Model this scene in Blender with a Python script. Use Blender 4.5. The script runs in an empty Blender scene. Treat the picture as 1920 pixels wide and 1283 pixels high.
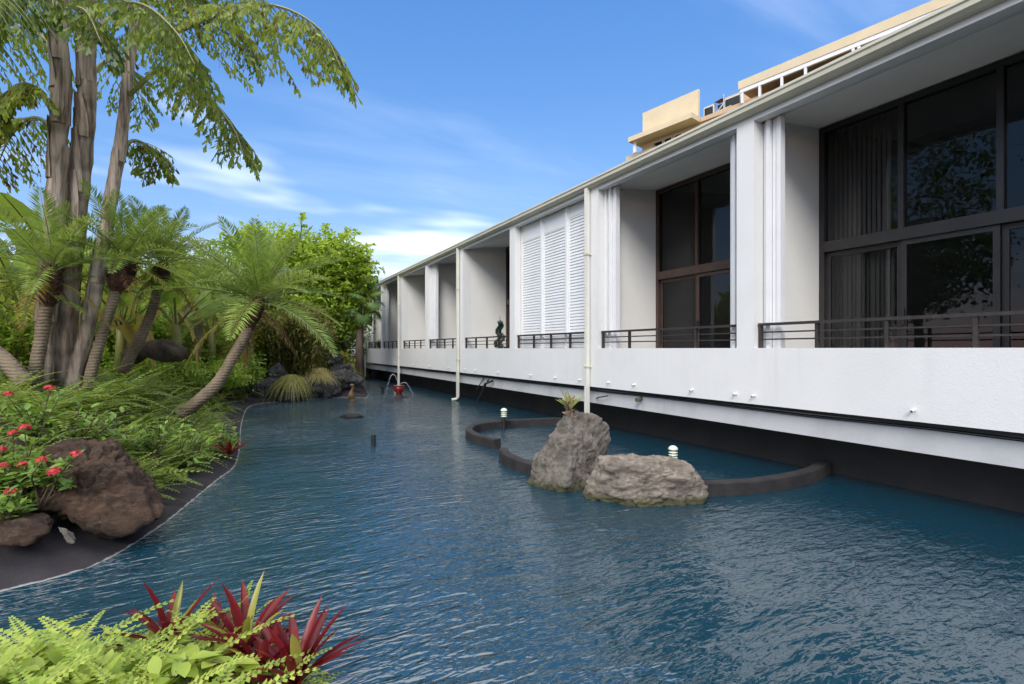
import bpy, bmesh, math, random
import numpy as np
from mathutils import Vector, Matrix, noise
from mathutils.bvhtree import BVHTree
random.seed(7)
R = math.radians
SC = bpy.context.scene
COL = SC.collection
# ------------------------------------------------------------------ camera, sky, sun, exposure
TH = math.atan(510/930); CS, SN = math.cos(TH), math.sin(TH); EYE = 1.55; FL = 930.0; HY = 654.0
cam = bpy.data.cameras.new('camera'); camo = bpy.data.objects.new('camera', cam); COL.objects.link(camo)
camo.location = (0, 0, EYE); camo.rotation_euler = (R(90), 0, -TH)
cam.sensor_width = 36; cam.lens = 36*FL/1920; cam.shift_y = (HY-641.5)/1920; cam.clip_end = 2000; cam.clip_start = .05
SC.camera = camo
SUN_EL, SUN_AZ = R(36), R(-142)          # azimuth from +Y towards +X: behind and left of the camera
W = bpy.data.worlds.new('World'); SC.world = W; W.use_nodes = True
def world():
    nt = W.node_tree; N = nt.nodes; L = nt.links; N.clear()
    out = N.new('ShaderNodeOutputWorld'); bg = N.new('ShaderNodeBackground'); L.new(bg.outputs[0], out.inputs[0])
    sky = N.new('ShaderNodeTexSky'); sky.sky_type = 'NISHITA'; sky.sun_disc = False
    sky.sun_elevation = SUN_EL; sky.sun_rotation = SUN_AZ; sky.air_density = 1.0; sky.dust_density = .0; sky.ozone_density = 3.0
    tc = N.new('ShaderNodeTexCoord'); sep = N.new('ShaderNodeSeparateXYZ'); L.new(tc.outputs['Generated'], sep.inputs[0])
    def m(op, a, b=None, c=None):
        n = N.new('ShaderNodeMath'); n.operation = op
        for i, x in enumerate((a, b, c)):
            if x is None: continue
            if isinstance(x, (int, float)): n.inputs[i].default_value = x
            else: L.new(x, n.inputs[i])
        return n.outputs[0]
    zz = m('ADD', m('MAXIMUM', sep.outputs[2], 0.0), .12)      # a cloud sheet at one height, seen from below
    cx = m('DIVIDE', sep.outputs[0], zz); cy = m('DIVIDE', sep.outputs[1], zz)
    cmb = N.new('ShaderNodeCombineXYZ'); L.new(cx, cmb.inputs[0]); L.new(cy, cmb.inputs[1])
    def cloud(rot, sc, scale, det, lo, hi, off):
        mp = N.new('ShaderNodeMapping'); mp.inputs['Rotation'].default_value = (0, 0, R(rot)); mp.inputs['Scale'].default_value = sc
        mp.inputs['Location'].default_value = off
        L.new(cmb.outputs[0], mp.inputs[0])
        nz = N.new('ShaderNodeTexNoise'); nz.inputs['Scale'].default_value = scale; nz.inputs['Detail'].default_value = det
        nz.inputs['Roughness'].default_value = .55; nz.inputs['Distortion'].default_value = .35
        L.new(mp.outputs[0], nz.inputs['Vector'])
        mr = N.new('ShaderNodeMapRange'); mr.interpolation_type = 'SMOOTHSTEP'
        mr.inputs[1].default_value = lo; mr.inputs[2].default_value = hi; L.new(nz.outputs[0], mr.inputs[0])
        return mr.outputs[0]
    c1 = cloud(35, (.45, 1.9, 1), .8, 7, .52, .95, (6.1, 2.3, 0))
    c2 = cloud(47.5, (.8, 1.2, 1), .55, 4, .46, .65, (26.781, 25.019, 0))  # bright cloud added above the view, offset to whiten light and water
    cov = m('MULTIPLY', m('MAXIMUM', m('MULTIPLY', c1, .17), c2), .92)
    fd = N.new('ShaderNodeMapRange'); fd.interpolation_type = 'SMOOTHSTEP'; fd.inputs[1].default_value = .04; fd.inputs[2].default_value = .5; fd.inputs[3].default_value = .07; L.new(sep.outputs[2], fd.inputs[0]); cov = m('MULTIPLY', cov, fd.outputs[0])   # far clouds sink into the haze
    mix = N.new('ShaderNodeMix'); mix.data_type = 'RGBA'; L.new(cov, mix.inputs[0])
    hs = N.new('ShaderNodeHueSaturation'); hs.inputs['Saturation'].default_value = 1.16; hs.inputs['Value'].default_value = 1.5; L.new(sky.outputs[0], hs.inputs['Color'])
    tn = N.new('ShaderNodeMix'); tn.data_type = 'RGBA'; tn.blend_type = 'MULTIPLY'; tn.inputs[0].default_value = 1; tn.inputs[7].default_value = (1.06,.93,.99,1); L.new(hs.outputs[0], tn.inputs[6])
    sc_ = N.new('ShaderNodeSeparateColor'); L.new(tn.outputs[2], sc_.inputs[0]); cc_ = N.new('ShaderNodeCombineColor')      # even out the sky from zenith to horizon
    for i, (a_, p_) in enumerate(((.86,.94),(.79,.68),(.97,.42))): L.new(m('MULTIPLY', m('POWER', m('MULTIPLY', sc_.outputs[i], .15), p_), a_/.15), cc_.inputs[i])
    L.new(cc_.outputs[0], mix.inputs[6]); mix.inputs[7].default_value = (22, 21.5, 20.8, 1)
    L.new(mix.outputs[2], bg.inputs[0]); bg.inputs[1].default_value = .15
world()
sl = bpy.data.lights.new('sun', 'SUN'); sl.energy = 2.8; sl.angle = R(25); sl.color = (1, .96, .9)
so = bpy.data.objects.new('sun', sl); COL.objects.link(so)
sd = Vector((math.sin(SUN_AZ)*math.cos(SUN_EL), math.cos(SUN_AZ)*math.cos(SUN_EL), math.sin(SUN_EL)))
so.rotation_euler = sd.to_track_quat('Z', 'Y').to_euler(); so.location = sd*30
SC.view_settings.view_transform = 'Standard'; SC.view_settings.look = 'None'; SC.view_settings.gamma = 1; SC.view_settings.exposure = -.03
SC.render.engine = 'CYCLES'
SC.cycles.max_bounces = 4; SC.cycles.diffuse_bounces = 3; SC.cycles.use_light_tree = False; SC.cycles.use_adaptive_sampling = True; SC.cycles.adaptive_threshold = .02; SC.cycles.glossy_bounces = 2; SC.cycles.transmission_bounces = 2; SC.cycles.transparent_max_bounces = 8; SC.cycles.caustics_reflective = False; SC.cycles.caustics_refractive = False

# ------------------------------------------------------------------ helpers
def P(px, py, d):
    """the place d metres ahead of the viewpoint on a bearing read off the photograph"""
    k = (px-960)/FL
    return Vector((d*(SN+k*CS), d*(CS-k*SN), EYE-(py-HY)*d/FL))
def G(px, py, z=0): return P(px, py, (EYE-z)*FL/(py-HY))
class MB:
    def __init__(s): s.v = []; s.f = []; s.m = []
    def add(s, vs, fs, mi=0):
        o = len(s.v); s.v.extend(vs); s.f.extend([tuple(i+o for i in f) for f in fs]); s.m.extend([mi]*len(fs))
    def box(s, x0, x1, y0, y1, z0, z1, mi=0):
        s.add([(x0,y0,z0),(x1,y0,z0),(x1,y1,z0),(x0,y1,z0),(x0,y0,z1),(x1,y0,z1),(x1,y1,z1),(x0,y1,z1)],
              [(0,3,2,1),(4,5,6,7),(0,1,5,4),(1,2,6,5),(2,3,7,6),(3,0,4,7)], mi)
    def tube(s, pts, rad, n=8, mi=0, cap=True, seedn=0):
        pts = [Vector(p) for p in pts]
        if not isinstance(rad, (list, tuple)): rad = [rad]*len(pts)
        vs = []; prev = None
        for i, p in enumerate(pts):
            t = (pts[min(i+1, len(pts)-1)]-pts[max(i-1, 0)])
            t = t.normalized() if t.length > 1e-9 else Vector((0,0,1))
            if prev is None:
                a = Vector((0,0,1)) if abs(t.z) < .9 else Vector((1,0,0))
                prev = t.cross(a).normalized()
            x = (prev-t*prev.dot(t)).normalized(); prev = x; y = t.cross(x)
            for k in range(n):
                an = 2*math.pi*k/n; r = rad[i]
                if seedn: r *= 1+seedn*noise.noise(Vector((p.x*3+math.cos(an)*1.3, p.y*3+math.sin(an)*1.3, p.z*2.2)))
                vs.append(p+x*(r*math.cos(an))+y*(r*math.sin(an)))
        fs = [(i*n+k, i*n+(k+1) % n, (i+1)*n+(k+1) % n, (i+1)*n+k) for i in range(len(pts)-1) for k in range(n)]
        if cap: fs += [tuple(range(n))[::-1], tuple(range((len(pts)-1)*n, len(pts)*n))]
        s.add(vs, fs, mi)
    def ring(s, x0, x1, y0, y1, z0, z1, t, tb=None, tt=None, mi=0):
        """a rectangular frame in the y-z plane"""
        tb = tb or t; tt = tt or t; o = []
        for x in (x0, x1):
            o += [(x,y0,z0),(x,y1,z0),(x,y1,z1),(x,y0,z1),(x,y0+t,z0+tb),(x,y1-t,z0+tb),(x,y1-t,z1-tt),(x,y0+t,z1-tt)]
        fs = []
        for k in range(4):
            j = (k+1) % 4
            fs += [(k,4+k,4+j,j), (8+k,8+j,12+j,12+k), (k,j,8+j,8+k), (4+k,12+k,12+j,4+j)]
        s.add(o, fs, mi)
    def lathe(s, prof, n=16, c=(0,0,0), mi=0):
        vs = [(c[0]+r*math.cos(2*math.pi*k/n), c[1]+r*math.sin(2*math.pi*k/n), c[2]+z) for r, z in prof for k in range(n)]
        fs = [(i*n+k, i*n+(k+1) % n, (i+1)*n+(k+1) % n, (i+1)*n+k) for i in range(len(prof)-1) for k in range(n)]
        fs += [tuple(range(n))[::-1], tuple(range((len(prof)-1)*n, len(prof)*n))]
        s.add(vs, fs, mi)
    def leaf(s, b, d, w, up, mi=0, bend=0., mid=.45):
        """a pointed blade: base b, vector d, width vector w"""
        m_ = b+d*mid+up*(bend*.35*d.length); t = b+d-up*(bend*d.length*.5)
        s.add([b, m_-w, t, m_+w], [(0, 1, 2, 3)], mi)
    def mesh(s, name):
        me = bpy.data.meshes.new(name); me.from_pydata([tuple(v) for v in s.v], [], s.f)
        if s.m and max(s.m) > 0: me.polygons.foreach_set('material_index', s.m)
        me.update(); return me
    def build(s, name, mats, parent=None, smooth=False):
        return obj(name, s.mesh(name), mats, parent, smooth)
def obj(name, me, mats=None, parent=None, smooth=False):
    if mats is not None and not me.materials:
        for m in (mats if isinstance(mats, (list, tuple)) else [mats]): me.materials.append(m)
    if smooth: me.polygons.foreach_set('use_smooth', [True]*len(me.polygons))
    o = bpy.data.objects.new(name, me); COL.objects.link(o)
    if parent is not None: o.parent = parent
    return o
def tag(o, label=None, cat=None, group=None, kind=None):
    if label: o['label'] = label
    if cat: o['category'] = cat
    if group: o['group'] = group
    if kind: o['kind'] = kind
    return o
def thing(name, label, cat, loc=(0,0,0), group=None):
    o = bpy.data.objects.new(name, None); COL.objects.link(o); o.location = loc; o.empty_display_size = .1
    return tag(o, label, cat, group)
def part(name, mats, parent, *boxes):
    m = MB()
    for b in boxes: m.box(*b)
    return m.build(name, mats, parent)
def spline(pts, n):
    """Catmull-Rom through pts"""
    pts = [Vector(p) for p in pts]; q = [2*pts[0]-pts[1]]+pts+[2*pts[-1]-pts[-2]]; out = []
    segs = len(pts)-1
    for i in range(n+1):
        u = i/n*segs; k = min(int(u), segs-1); t = u-k
        a, b, c, d = q[k:k+4]
        out.append(.5*((2*b)+(c-a)*t+(2*a-5*b+4*c-d)*t*t+(3*b-a-3*c+d)*t**3))
    return out

# ------------------------------------------------------------------ materials
def mat(name, col, rough=.6, col2=None, scale=4, bump=0, bscale=30, metal=0, spec=.5, detail=6, stretch=(1,1,1), lo=.35, hi=.7, bdist=.02):
    m = bpy.data.materials.new(name); m.use_nodes = True; nt = m.node_tree; N = nt.nodes; L = nt.links
    p = N['Principled BSDF']; p.inputs['Roughness'].default_value = rough; p.inputs['Metallic'].default_value = metal
    p.inputs['Specular IOR Level'].default_value = spec; p.inputs['Base Color'].default_value = (*col, 1)
    tc = N.new('ShaderNodeTexCoord'); mp = N.new('ShaderNodeMapping'); mp.inputs['Scale'].default_value = stretch
    L.new(tc.outputs['Object'], mp.inputs[0])
    if col2:
        nz = N.new('ShaderNodeTexNoise'); nz.inputs['Scale'].default_value = scale; nz.inputs['Detail'].default_value = detail; nz.inputs['Roughness'].default_value = .6
        L.new(mp.outputs[0], nz.inputs['Vector'])
        mr = N.new('ShaderNodeMapRange'); mr.inputs[1].default_value = lo; mr.inputs[2].default_value = hi; L.new(nz.outputs[0], mr.inputs[0])
        mx = N.new('ShaderNodeMix'); mx.data_type = 'RGBA'; mx.inputs[6].default_value = (*col, 1); mx.inputs[7].default_value = (*col2, 1)
        L.new(mr.outputs[0], mx.inputs[0]); L.new(mx.outputs[2], p.inputs['Base Color'])
    if bump:
        nb = N.new('ShaderNodeTexNoise'); nb.inputs['Scale'].default_value = bscale; nb.inputs['Detail'].default_value = 8
        L.new(mp.outputs[0], nb.inputs['Vector'])
        b = N.new('ShaderNodeBump'); b.inputs['Strength'].default_value = bump; b.inputs['Distance'].default_value = bdist
        L.new(nb.outputs[0], b.inputs['Height']); L.new(b.outputs[0], p.inputs['Normal'])
    return m
def leafmat(name, c1, c2, trans=.35, rough=.45, c3=None, spec=.4):
    """c1..c2 varies leaf by leaf; c3 shows on a few old leaves"""
    m = bpy.data.materials.new(name); m.use_nodes = True; nt = m.node_tree; N = nt.nodes; L = nt.links
    p = N['Principled BSDF']; p.inputs['Roughness'].default_value = rough; p.inputs['Specular IOR Level'].default_value = spec
    geo = N.new('ShaderNodeNewGeometry'); oi = N.new('ShaderNodeObjectInfo')
    ad = N.new('ShaderNodeMath'); ad.operation = 'MULTIPLY_ADD'; L.new(oi.outputs['Random'], ad.inputs[0]); ad.inputs[1].default_value = .5
    mu = N.new('ShaderNodeMath'); mu.operation = 'MULTIPLY'; mu.inputs[1].default_value = .5; L.new(geo.outputs['Random Per Island'], mu.inputs[0]); L.new(mu.outputs[0], ad.inputs[2])
    rp = N.new('ShaderNodeValToRGB'); e = rp.color_ramp.elements
    e[0].position = .15; e[0].color = (*c1, 1); e[1].position = .8; e[1].color = (*c2, 1)
    if c3: q = rp.color_ramp.elements.new(.93); q.color = (*c3, 1)
    L.new(ad.outputs[0], rp.inputs[0]); L.new(rp.outputs[0], p.inputs['Base Color'])
    tr = N.new('ShaderNodeBsdfTranslucent')
    hs = N.new('ShaderNodeHueSaturation'); hs.inputs['Value'].default_value = 1.5; hs.inputs['Hue'].default_value = .485; L.new(rp.outputs[0], hs.inputs['Color']); L.new(hs.outputs[0], tr.inputs[0])
    mx = N.new('ShaderNodeMixShader'); mx.inputs[0].default_value = trans
    L.new(p.outputs[0], mx.inputs[1]); L.new(tr.outputs[0], mx.inputs[2]); L.new(mx.outputs[0], N['Material Output'].inputs[0])
    return m
M = {}
M['white'] = mat('white_stucco', (.74,.735,.725), .75, (.69,.685,.67), 1.3, .12, 60, lo=.45, hi=.8)
def weather(m, amt, col):
    nt = m.node_tree; N = nt.nodes; L = nt.links; p = N['Principled BSDF']; src = p.inputs['Base Color'].links[0].from_socket
    tc = [n for n in N if n.type == 'TEX_COORD'][0]; mp = N.new('ShaderNodeMapping'); mp.inputs['Scale'].default_value = (9, 9, .5); L.new(tc.outputs['Object'], mp.inputs[0])
    nz = N.new('ShaderNodeTexNoise'); nz.inputs['Scale'].default_value = 1.; nz.inputs['Detail'].default_value = 8; nz.inputs['Roughness'].default_value = .65; L.new(mp.outputs[0], nz.inputs[0])
    n2 = N.new('ShaderNodeTexNoise'); n2.inputs['Scale'].default_value = .9; n2.inputs['Detail'].default_value = 4; L.new(tc.outputs['Object'], n2.inputs[0])
    a = N.new('ShaderNodeMapRange'); a.inputs[1].default_value = .52; a.inputs[2].default_value = .78; L.new(nz.outputs[0], a.inputs[0])
    b = N.new('ShaderNodeMapRange'); b.inputs[1].default_value = .42; b.inputs[2].default_value = .65; b.inputs[4].default_value = amt; L.new(n2.outputs[0], b.inputs[0])
    mu = N.new('ShaderNodeMath'); mu.operation = 'MULTIPLY'; L.new(a.outputs[0], mu.inputs[0]); L.new(b.outputs[0], mu.inputs[1])
    mx = N.new('ShaderNodeMix'); mx.data_type = 'RGBA'; L.new(mu.outputs[0], mx.inputs[0]); L.new(src, mx.inputs[6]); mx.inputs[7].default_value = (*col, 1); L.new(mx.outputs[2], p.inputs['Base Color'])
weather(M['white'], .22, (.48,.45,.40))
M['wall'] = mat('offwhite_plaster', (.80,.785,.75), .8, (.75,.735,.70), 1.1, .1, 50)
M['ceil'] = mat('ceiling_paint', (.87,.85,.82), .85, (.80,.78,.75), .8)
M['paint'] = mat('white_metal_paint', (.80,.80,.81), .4, (.75,.75,.76), 3)
M['cream'] = mat('cream_painted_metal', (.66,.62,.50), .4, (.56,.53,.42), 2.5, .05, 20)
M['pipe'] = mat('offwhite_pipe_paint', (.74,.72,.65), .4, (.66,.64,.56), 2.5)
M['beam'] = mat('grey_white_concrete', (.56,.56,.57), .8, (.46,.46,.46), 1.6, .15, 40, lo=.5, hi=.75)
M['bronze'] = mat('dark_bronze_metal', (.022,.020,.021), .38, (.032,.029,.029), 6, spec=.5)
M['brown'] = mat('brown_painted_frame', (.055,.032,.026), .5, (.08,.05,.04), 9)
M['rail'] = mat('dark_railing_paint', (.028,.023,.022), .45, (.045,.038,.034), 12)
weather(M['cream'], .5, (.36,.31,.22)); weather(M['beam'], .6, (.26,.24,.21))
M['black'] = mat('black_pond_paint', (.014,.013,.014), .75, (.028,.025,.026), 2.2, .2, 30)
M['rubber'] = mat('black_plastic', (.012,.012,.013), .45)
M['kerb'] = mat('charcoal_kerb_paint', (.022,.020,.021), .8, (.042,.038,.038), 5, .35, 45, spec=.25)
M['roof'] = mat('roof_membrane', (.55,.54,.52), .85)
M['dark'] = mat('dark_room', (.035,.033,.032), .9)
M['blind'] = mat('cream_blind_fabric', (.62,.60,.52), .7)
M['yellow'] = mat('yellow_stucco', (.62,.48,.28), .85, (.58,.45,.26), .5, .1, 12)
M['yellow_trim'] = mat('pale_yellow_trim', (.68,.57,.38), .8, (.62,.51,.34), .8)
M['peach'] = mat('peach_stucco', (.60,.42,.26), .85, (.56,.39,.24), .5)
M['ac'] = mat('grey_white_unit_casing', (.62,.62,.58), .5, (.55,.55,.52), 3)
M['rust'] = mat('rusty_brown_metal', (.13,.06,.035), .8, (.07,.035,.025), 8)
M['soil'] = mat('dark_soil', (.035,.026,.018), .95, (.06,.045,.03), 9, .6, 30)
M['red_glaze'] = mat('red_glazed_ceramic', (.30,.022,.020), .22, (.20,.015,.015), 6)
M['statue'] = mat('brown_gold_glaze', (.10,.055,.025), .35, (.28,.16,.06), 9)
M['lampw'] = mat('pale_green_white_plastic', (.72,.76,.60), .35)
M['blue'] = mat('blue_cloth', (.02,.16,.55), .6)
M['canvas'] = mat('white_canvas', (.78,.78,.80), .7, (.68,.69,.72), 3)
M['bark'] = mat('grey_brown_bark', (.16,.12,.085), .9, (.07,.05,.035), 7, .6, 25, stretch=(1,1,.4))
M['log'] = mat('weathered_dark_wood', (.075,.052,.036), .9, (.022,.015,.011), 6, .8, 22, stretch=(1,.35,1))
M['twig'] = mat('twig_brown', (.11,.075,.045), .85)
M['fibre'] = mat('palm_fibre_brown', (.085,.036,.018), .9, (.035,.014,.009), 20, .6, 50)
M['culm'] = mat('bamboo_culm', (.28,.22,.10), .5, (.18,.15,.06), 6)
M['petiole'] = mat('green_petiole', (.16,.19,.05), .5, (.22,.20,.07), 5)
def glass(name, tint, refl):
    m = bpy.data.materials.new(name); m.use_nodes = True; nt = m.node_tree; N = nt.nodes; L = nt.links; N.remove(N['Principled BSDF'])
    t = N.new('ShaderNodeBsdfTransparent'); t.inputs[0].default_value = (*tint, 1)
    g = N.new('ShaderNodeBsdfGlossy'); g.inputs['Roughness'].default_value = .012
    fr = N.new('ShaderNodeFresnel'); fr.inputs[0].default_value = 1.5
    mu = N.new('ShaderNodeMath'); mu.operation = 'MULTIPLY_ADD'; mu.inputs[1].default_value = 1.0; mu.inputs[2].default_value = refl; L.new(fr.outputs[0], mu.inputs[0])
    nz = N.new('ShaderNodeTexNoise'); nz.inputs['Scale'].default_value = 1.2; b = N.new('ShaderNodeBump'); b.inputs['Strength'].default_value = .03; b.inputs['Distance'].default_value = .05
    tc = N.new('ShaderNodeTexCoord'); L.new(tc.outputs['Object'], nz.inputs[0]); L.new(nz.outputs[0], b.inputs['Height']); L.new(b.outputs[0], g.inputs['Normal'])
    mx = N.new('ShaderNodeMixShader'); L.new(mu.outputs[0], mx.inputs[0]); L.new(t.outputs[0], mx.inputs[1]); L.new(g.outputs[0], mx.inputs[2])
    L.new(mx.outputs[0], N['Material Output'].inputs[0]); return m
M['glass'] = glass('tinted_window_glass', (.40,.41,.43), .0)
def rockmat(name, a, b, c, scale=5, stretch=(1,1,1), bump=.9, moss=None):
    m = mat(name, a, .9, b, scale, 0, stretch=stretch, lo=.38, hi=.62, detail=10)
    nt = m.node_tree; N = nt.nodes; L = nt.links; p = N['Principled BSDF']
    tc = [n for n in N if n.type == 'MAPPING'][0]
    mxp = p.inputs['Base Color'].links[0].from_node
    n2 = N.new('ShaderNodeTexNoise'); n2.inputs['Scale'].default_value = scale*5; n2.inputs['Detail'].default_value = 12; n2.inputs['Roughness'].default_value = .8; L.new(tc.outputs[0], n2.inputs[0])
    mr = N.new('ShaderNodeMapRange'); mr.inputs[1].default_value = .5; mr.inputs[2].default_value = .68; L.new(n2.outputs[0], mr.inputs[0])
    mx = N.new('ShaderNodeMix'); mx.data_type = 'RGBA'; L.new(mr.outputs[0], mx.inputs[0]); L.new(mxp.outputs[2], mx.inputs[6]); mx.inputs[7].default_value = (*c, 1)
    last = mx.outputs[2]
    if moss:      # algae stain just above the waterline
        g = N.new('ShaderNodeNewGeometry'); sp = N.new('ShaderNodeSeparateXYZ'); L.new(g.outputs['Position'], sp.inputs[0])
        ad = N.new('ShaderNodeMath'); ad.operation = 'MULTIPLY_ADD'; L.new(n2.outputs[0], ad.inputs[0]); ad.inputs[1].default_value = -.16; L.new(sp.outputs[2], ad.inputs[2])
        ms = N.new('ShaderNodeMapRange'); ms.inputs[1].default_value = .03; ms.inputs[2].default_value = -.05; L.new(ad.outputs[0], ms.inputs[0])
        mm = N.new('ShaderNodeMix'); mm.data_type = 'RGBA'; L.new(ms.outputs[0], mm.inputs[0]); L.new(last, mm.inputs[6]); mm.inputs[7].default_value = (*moss, 1); last = mm.outputs[2]
    L.new(last, p.inputs['Base Color'])
    n3 = N.new('ShaderNodeTexNoise'); n3.inputs['Scale'].default_value = scale*5; n3.inputs['Detail'].default_value = 12; n3.inputs['Roughness'].default_value = .8; n3.inputs['Distortion'].default_value = .6; L.new(tc.outputs[0], n3.inputs[0])
    bp = N.new('ShaderNodeBump'); bp.inputs['Strength'].default_value = bump; bp.inputs['Distance'].default_value = .06
    L.new(n3.outputs[0], bp.inputs['Height']); L.new(bp.outputs[0], p.inputs['Normal'])
    return m
M['rock_grey'] = rockmat('pitted_grey_rock', (.30,.265,.22), (.15,.13,.105), (.075,.065,.055), 6, moss=(.10,.095,.045))
M['rock_tan'] = rockmat('layered_tan_rock', (.46,.39,.32), (.22,.18,.145), (.09,.07,.058), 5, (.7,.7,2.6), moss=(.12,.11,.05))
M['rock_brown'] = rockmat('dark_brown_lava_rock', (.105,.056,.030), (.036,.019,.011), (.17,.11,.072), 5, (.8,.8,1.5))
M['rock_dark'] = rockmat('charcoal_lava_rock', (.085,.08,.078), (.04,.037,.036), (.15,.14,.13), 4)
def trunkmat(name, a, b, c, freq, stretch=(1,1,.5)):
    m = mat(name, a, .85, b, 5, 0, stretch=stretch, lo=.42, hi=.62)
    nt = m.node_tree; N = nt.nodes; L = nt.links; p = N['Principled BSDF']
    mxp = p.inputs['Base Color'].links[0].from_node; tc = [n for n in N if n.type == 'TEX_COORD'][0]
    wv = N.new('ShaderNodeTexWave'); wv.bands_direction = 'Z'; wv.inputs['Scale'].default_value = freq; wv.inputs['Distortion'].default_value = 2.2; wv.inputs['Detail'].default_value = 3; wv.inputs['Detail Scale'].default_value = 2.
    L.new(tc.outputs['Object'], wv.inputs[0])
    mr = N.new('ShaderNodeMapRange'); mr.inputs[1].default_value = .0; mr.inputs[2].default_value = .3; mr.inputs[3].default_value = .38; mr.inputs[4].default_value = 0; L.new(wv.outputs[1], mr.inputs[0])
    mx = N.new('ShaderNodeMix'); mx.data_type = 'RGBA'; L.new(mr.outputs[0], mx.inputs[0]); L.new(mxp.outputs[2], mx.inputs[6]); mx.inputs[7].default_value = (*c, 1); L.new(mx.outputs[2], p.inputs['Base Color'])
    nb = N.new('ShaderNodeTexNoise'); nb.inputs['Scale'].default_value = 26; nb.inputs['Detail'].default_value = 8; L.new(tc.outputs['Object'], nb.inputs[0])
    ad = N.new('ShaderNodeMath'); ad.operation = 'ADD'; L.new(wv.outputs[1], ad.inputs[0]); L.new(nb.outputs[0], ad.inputs[1])
    bp = N.new('ShaderNodeBump'); bp.inputs['Strength'].default_value = .5; bp.inputs['Distance'].default_value = .015; L.new(ad.outputs[0], bp.inputs['Height']); L.new(bp.outputs[0], p.inputs['Normal'])
    return m
M['fishtrunk'] = trunkmat('ringed_grey_tan_trunk', (.44,.35,.27), (.18,.13,.095), (.08,.058,.045), .7, (3,3,.3))
M['sheath'] = mat('dry_leaf_sheath', (.48,.39,.31), .85, (.15,.10,.072), 5, .8, 22, stretch=(3,3,.22), lo=.42, hi=.62)
M['datetrunk'] = trunkmat('scaly_date_palm_trunk', (.25,.19,.125), (.15,.11,.07), (.06,.042,.028), 7)
M['fish'] = leafmat('fishtail_leaflets', (.065,.12,.015), (.26,.34,.035), .45, .4, (.10,.05,.02))
M['date'] = leafmat('date_palm_leaflets', (.15,.25,.04), (.36,.46,.10), .35, .4)
M['date_old'] = leafmat('old_date_palm_leaflets', (.22,.20,.03), (.36,.24,.04), .4, .5)
M['date_dead'] = leafmat('dead_palm_leaflets', (.12,.055,.025), (.20,.11,.05), .2, .7)
M['fern'] = leafmat('bright_fern', (.10,.175,.022), (.32,.42,.07), .4, .45)
M['fern_y'] = leafmat('yellow_green_fern', (.20,.31,.04), (.46,.54,.10), .35, .45)
M['ixora'] = leafmat('ixora_leaves', (0.072,0.176,0.029), (0.240,0.368,0.064), .3, .35, (.22,.16,.08))
M['petal'] = leafmat('coral_red_petals', (.55,.03,.05), (.72,.09,.10), .25, .5)
M['brom_r'] = leafmat('dark_red_blades', (.07,.004,.008), (.22,.012,.014), .3, .35)
M['brom_g'] = leafmat('olive_green_blades', (.20,.22,.03), (.34,.32,.06), .3, .35)
M['lime'] = leafmat('light_green_leaves', (.13,.25,.025), (.36,.48,.06), .45, .45)
M['midg'] = leafmat('mid_green_leaves', (.09,.18,.022), (.26,.38,.05), .4, .45)
M['deepg'] = leafmat('deep_green_leaves', (.055,.12,.02), (.16,.26,.04), .35, .45)
M['yelg'] = leafmat('yellow_green_leaves', (.20,.26,.03), (.46,.46,.07), .45, .45)
M['bambl'] = leafmat('bamboo_leaves', (0.112,0.128,0.027), (0.300,0.255,0.068), .4, .5, (.22,.12,.05))
M['banana'] = leafmat('banana_leaf', (.12,.24,.03), (.34,.44,.06), .45, .4)
M['banana_old'] = leafmat('yellowed_banana_leaf', (.30,.24,.04), (.42,.30,.08), .4, .55)
M['fan'] = leafmat('fan_palm_leaf', (.05,.11,.03), (.13,.22,.05), .3, .4)
M['grass'] = leafmat('straw_green_grass', (.32,.33,.09), (.62,.54,.24), .35, .6)
M['ground'] = mat('ground_soil_grass', (.07,.085,.03), .95, (.05,.045,.025), .6, .4, 8)
M['topiary'] = leafmat('dark_topiary_needles', (.008,.035,.022), (.02,.06,.035), .15, .5)
M['staghorn'] = leafmat('staghorn_fronds', (.22,.30,.06), (.42,.44,.14), .35, .5)
M['shield'] = mat('brown_shield_fronds', (.26,.15,.09), .8, (.46,.36,.28), 8, .4, 30)
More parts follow.
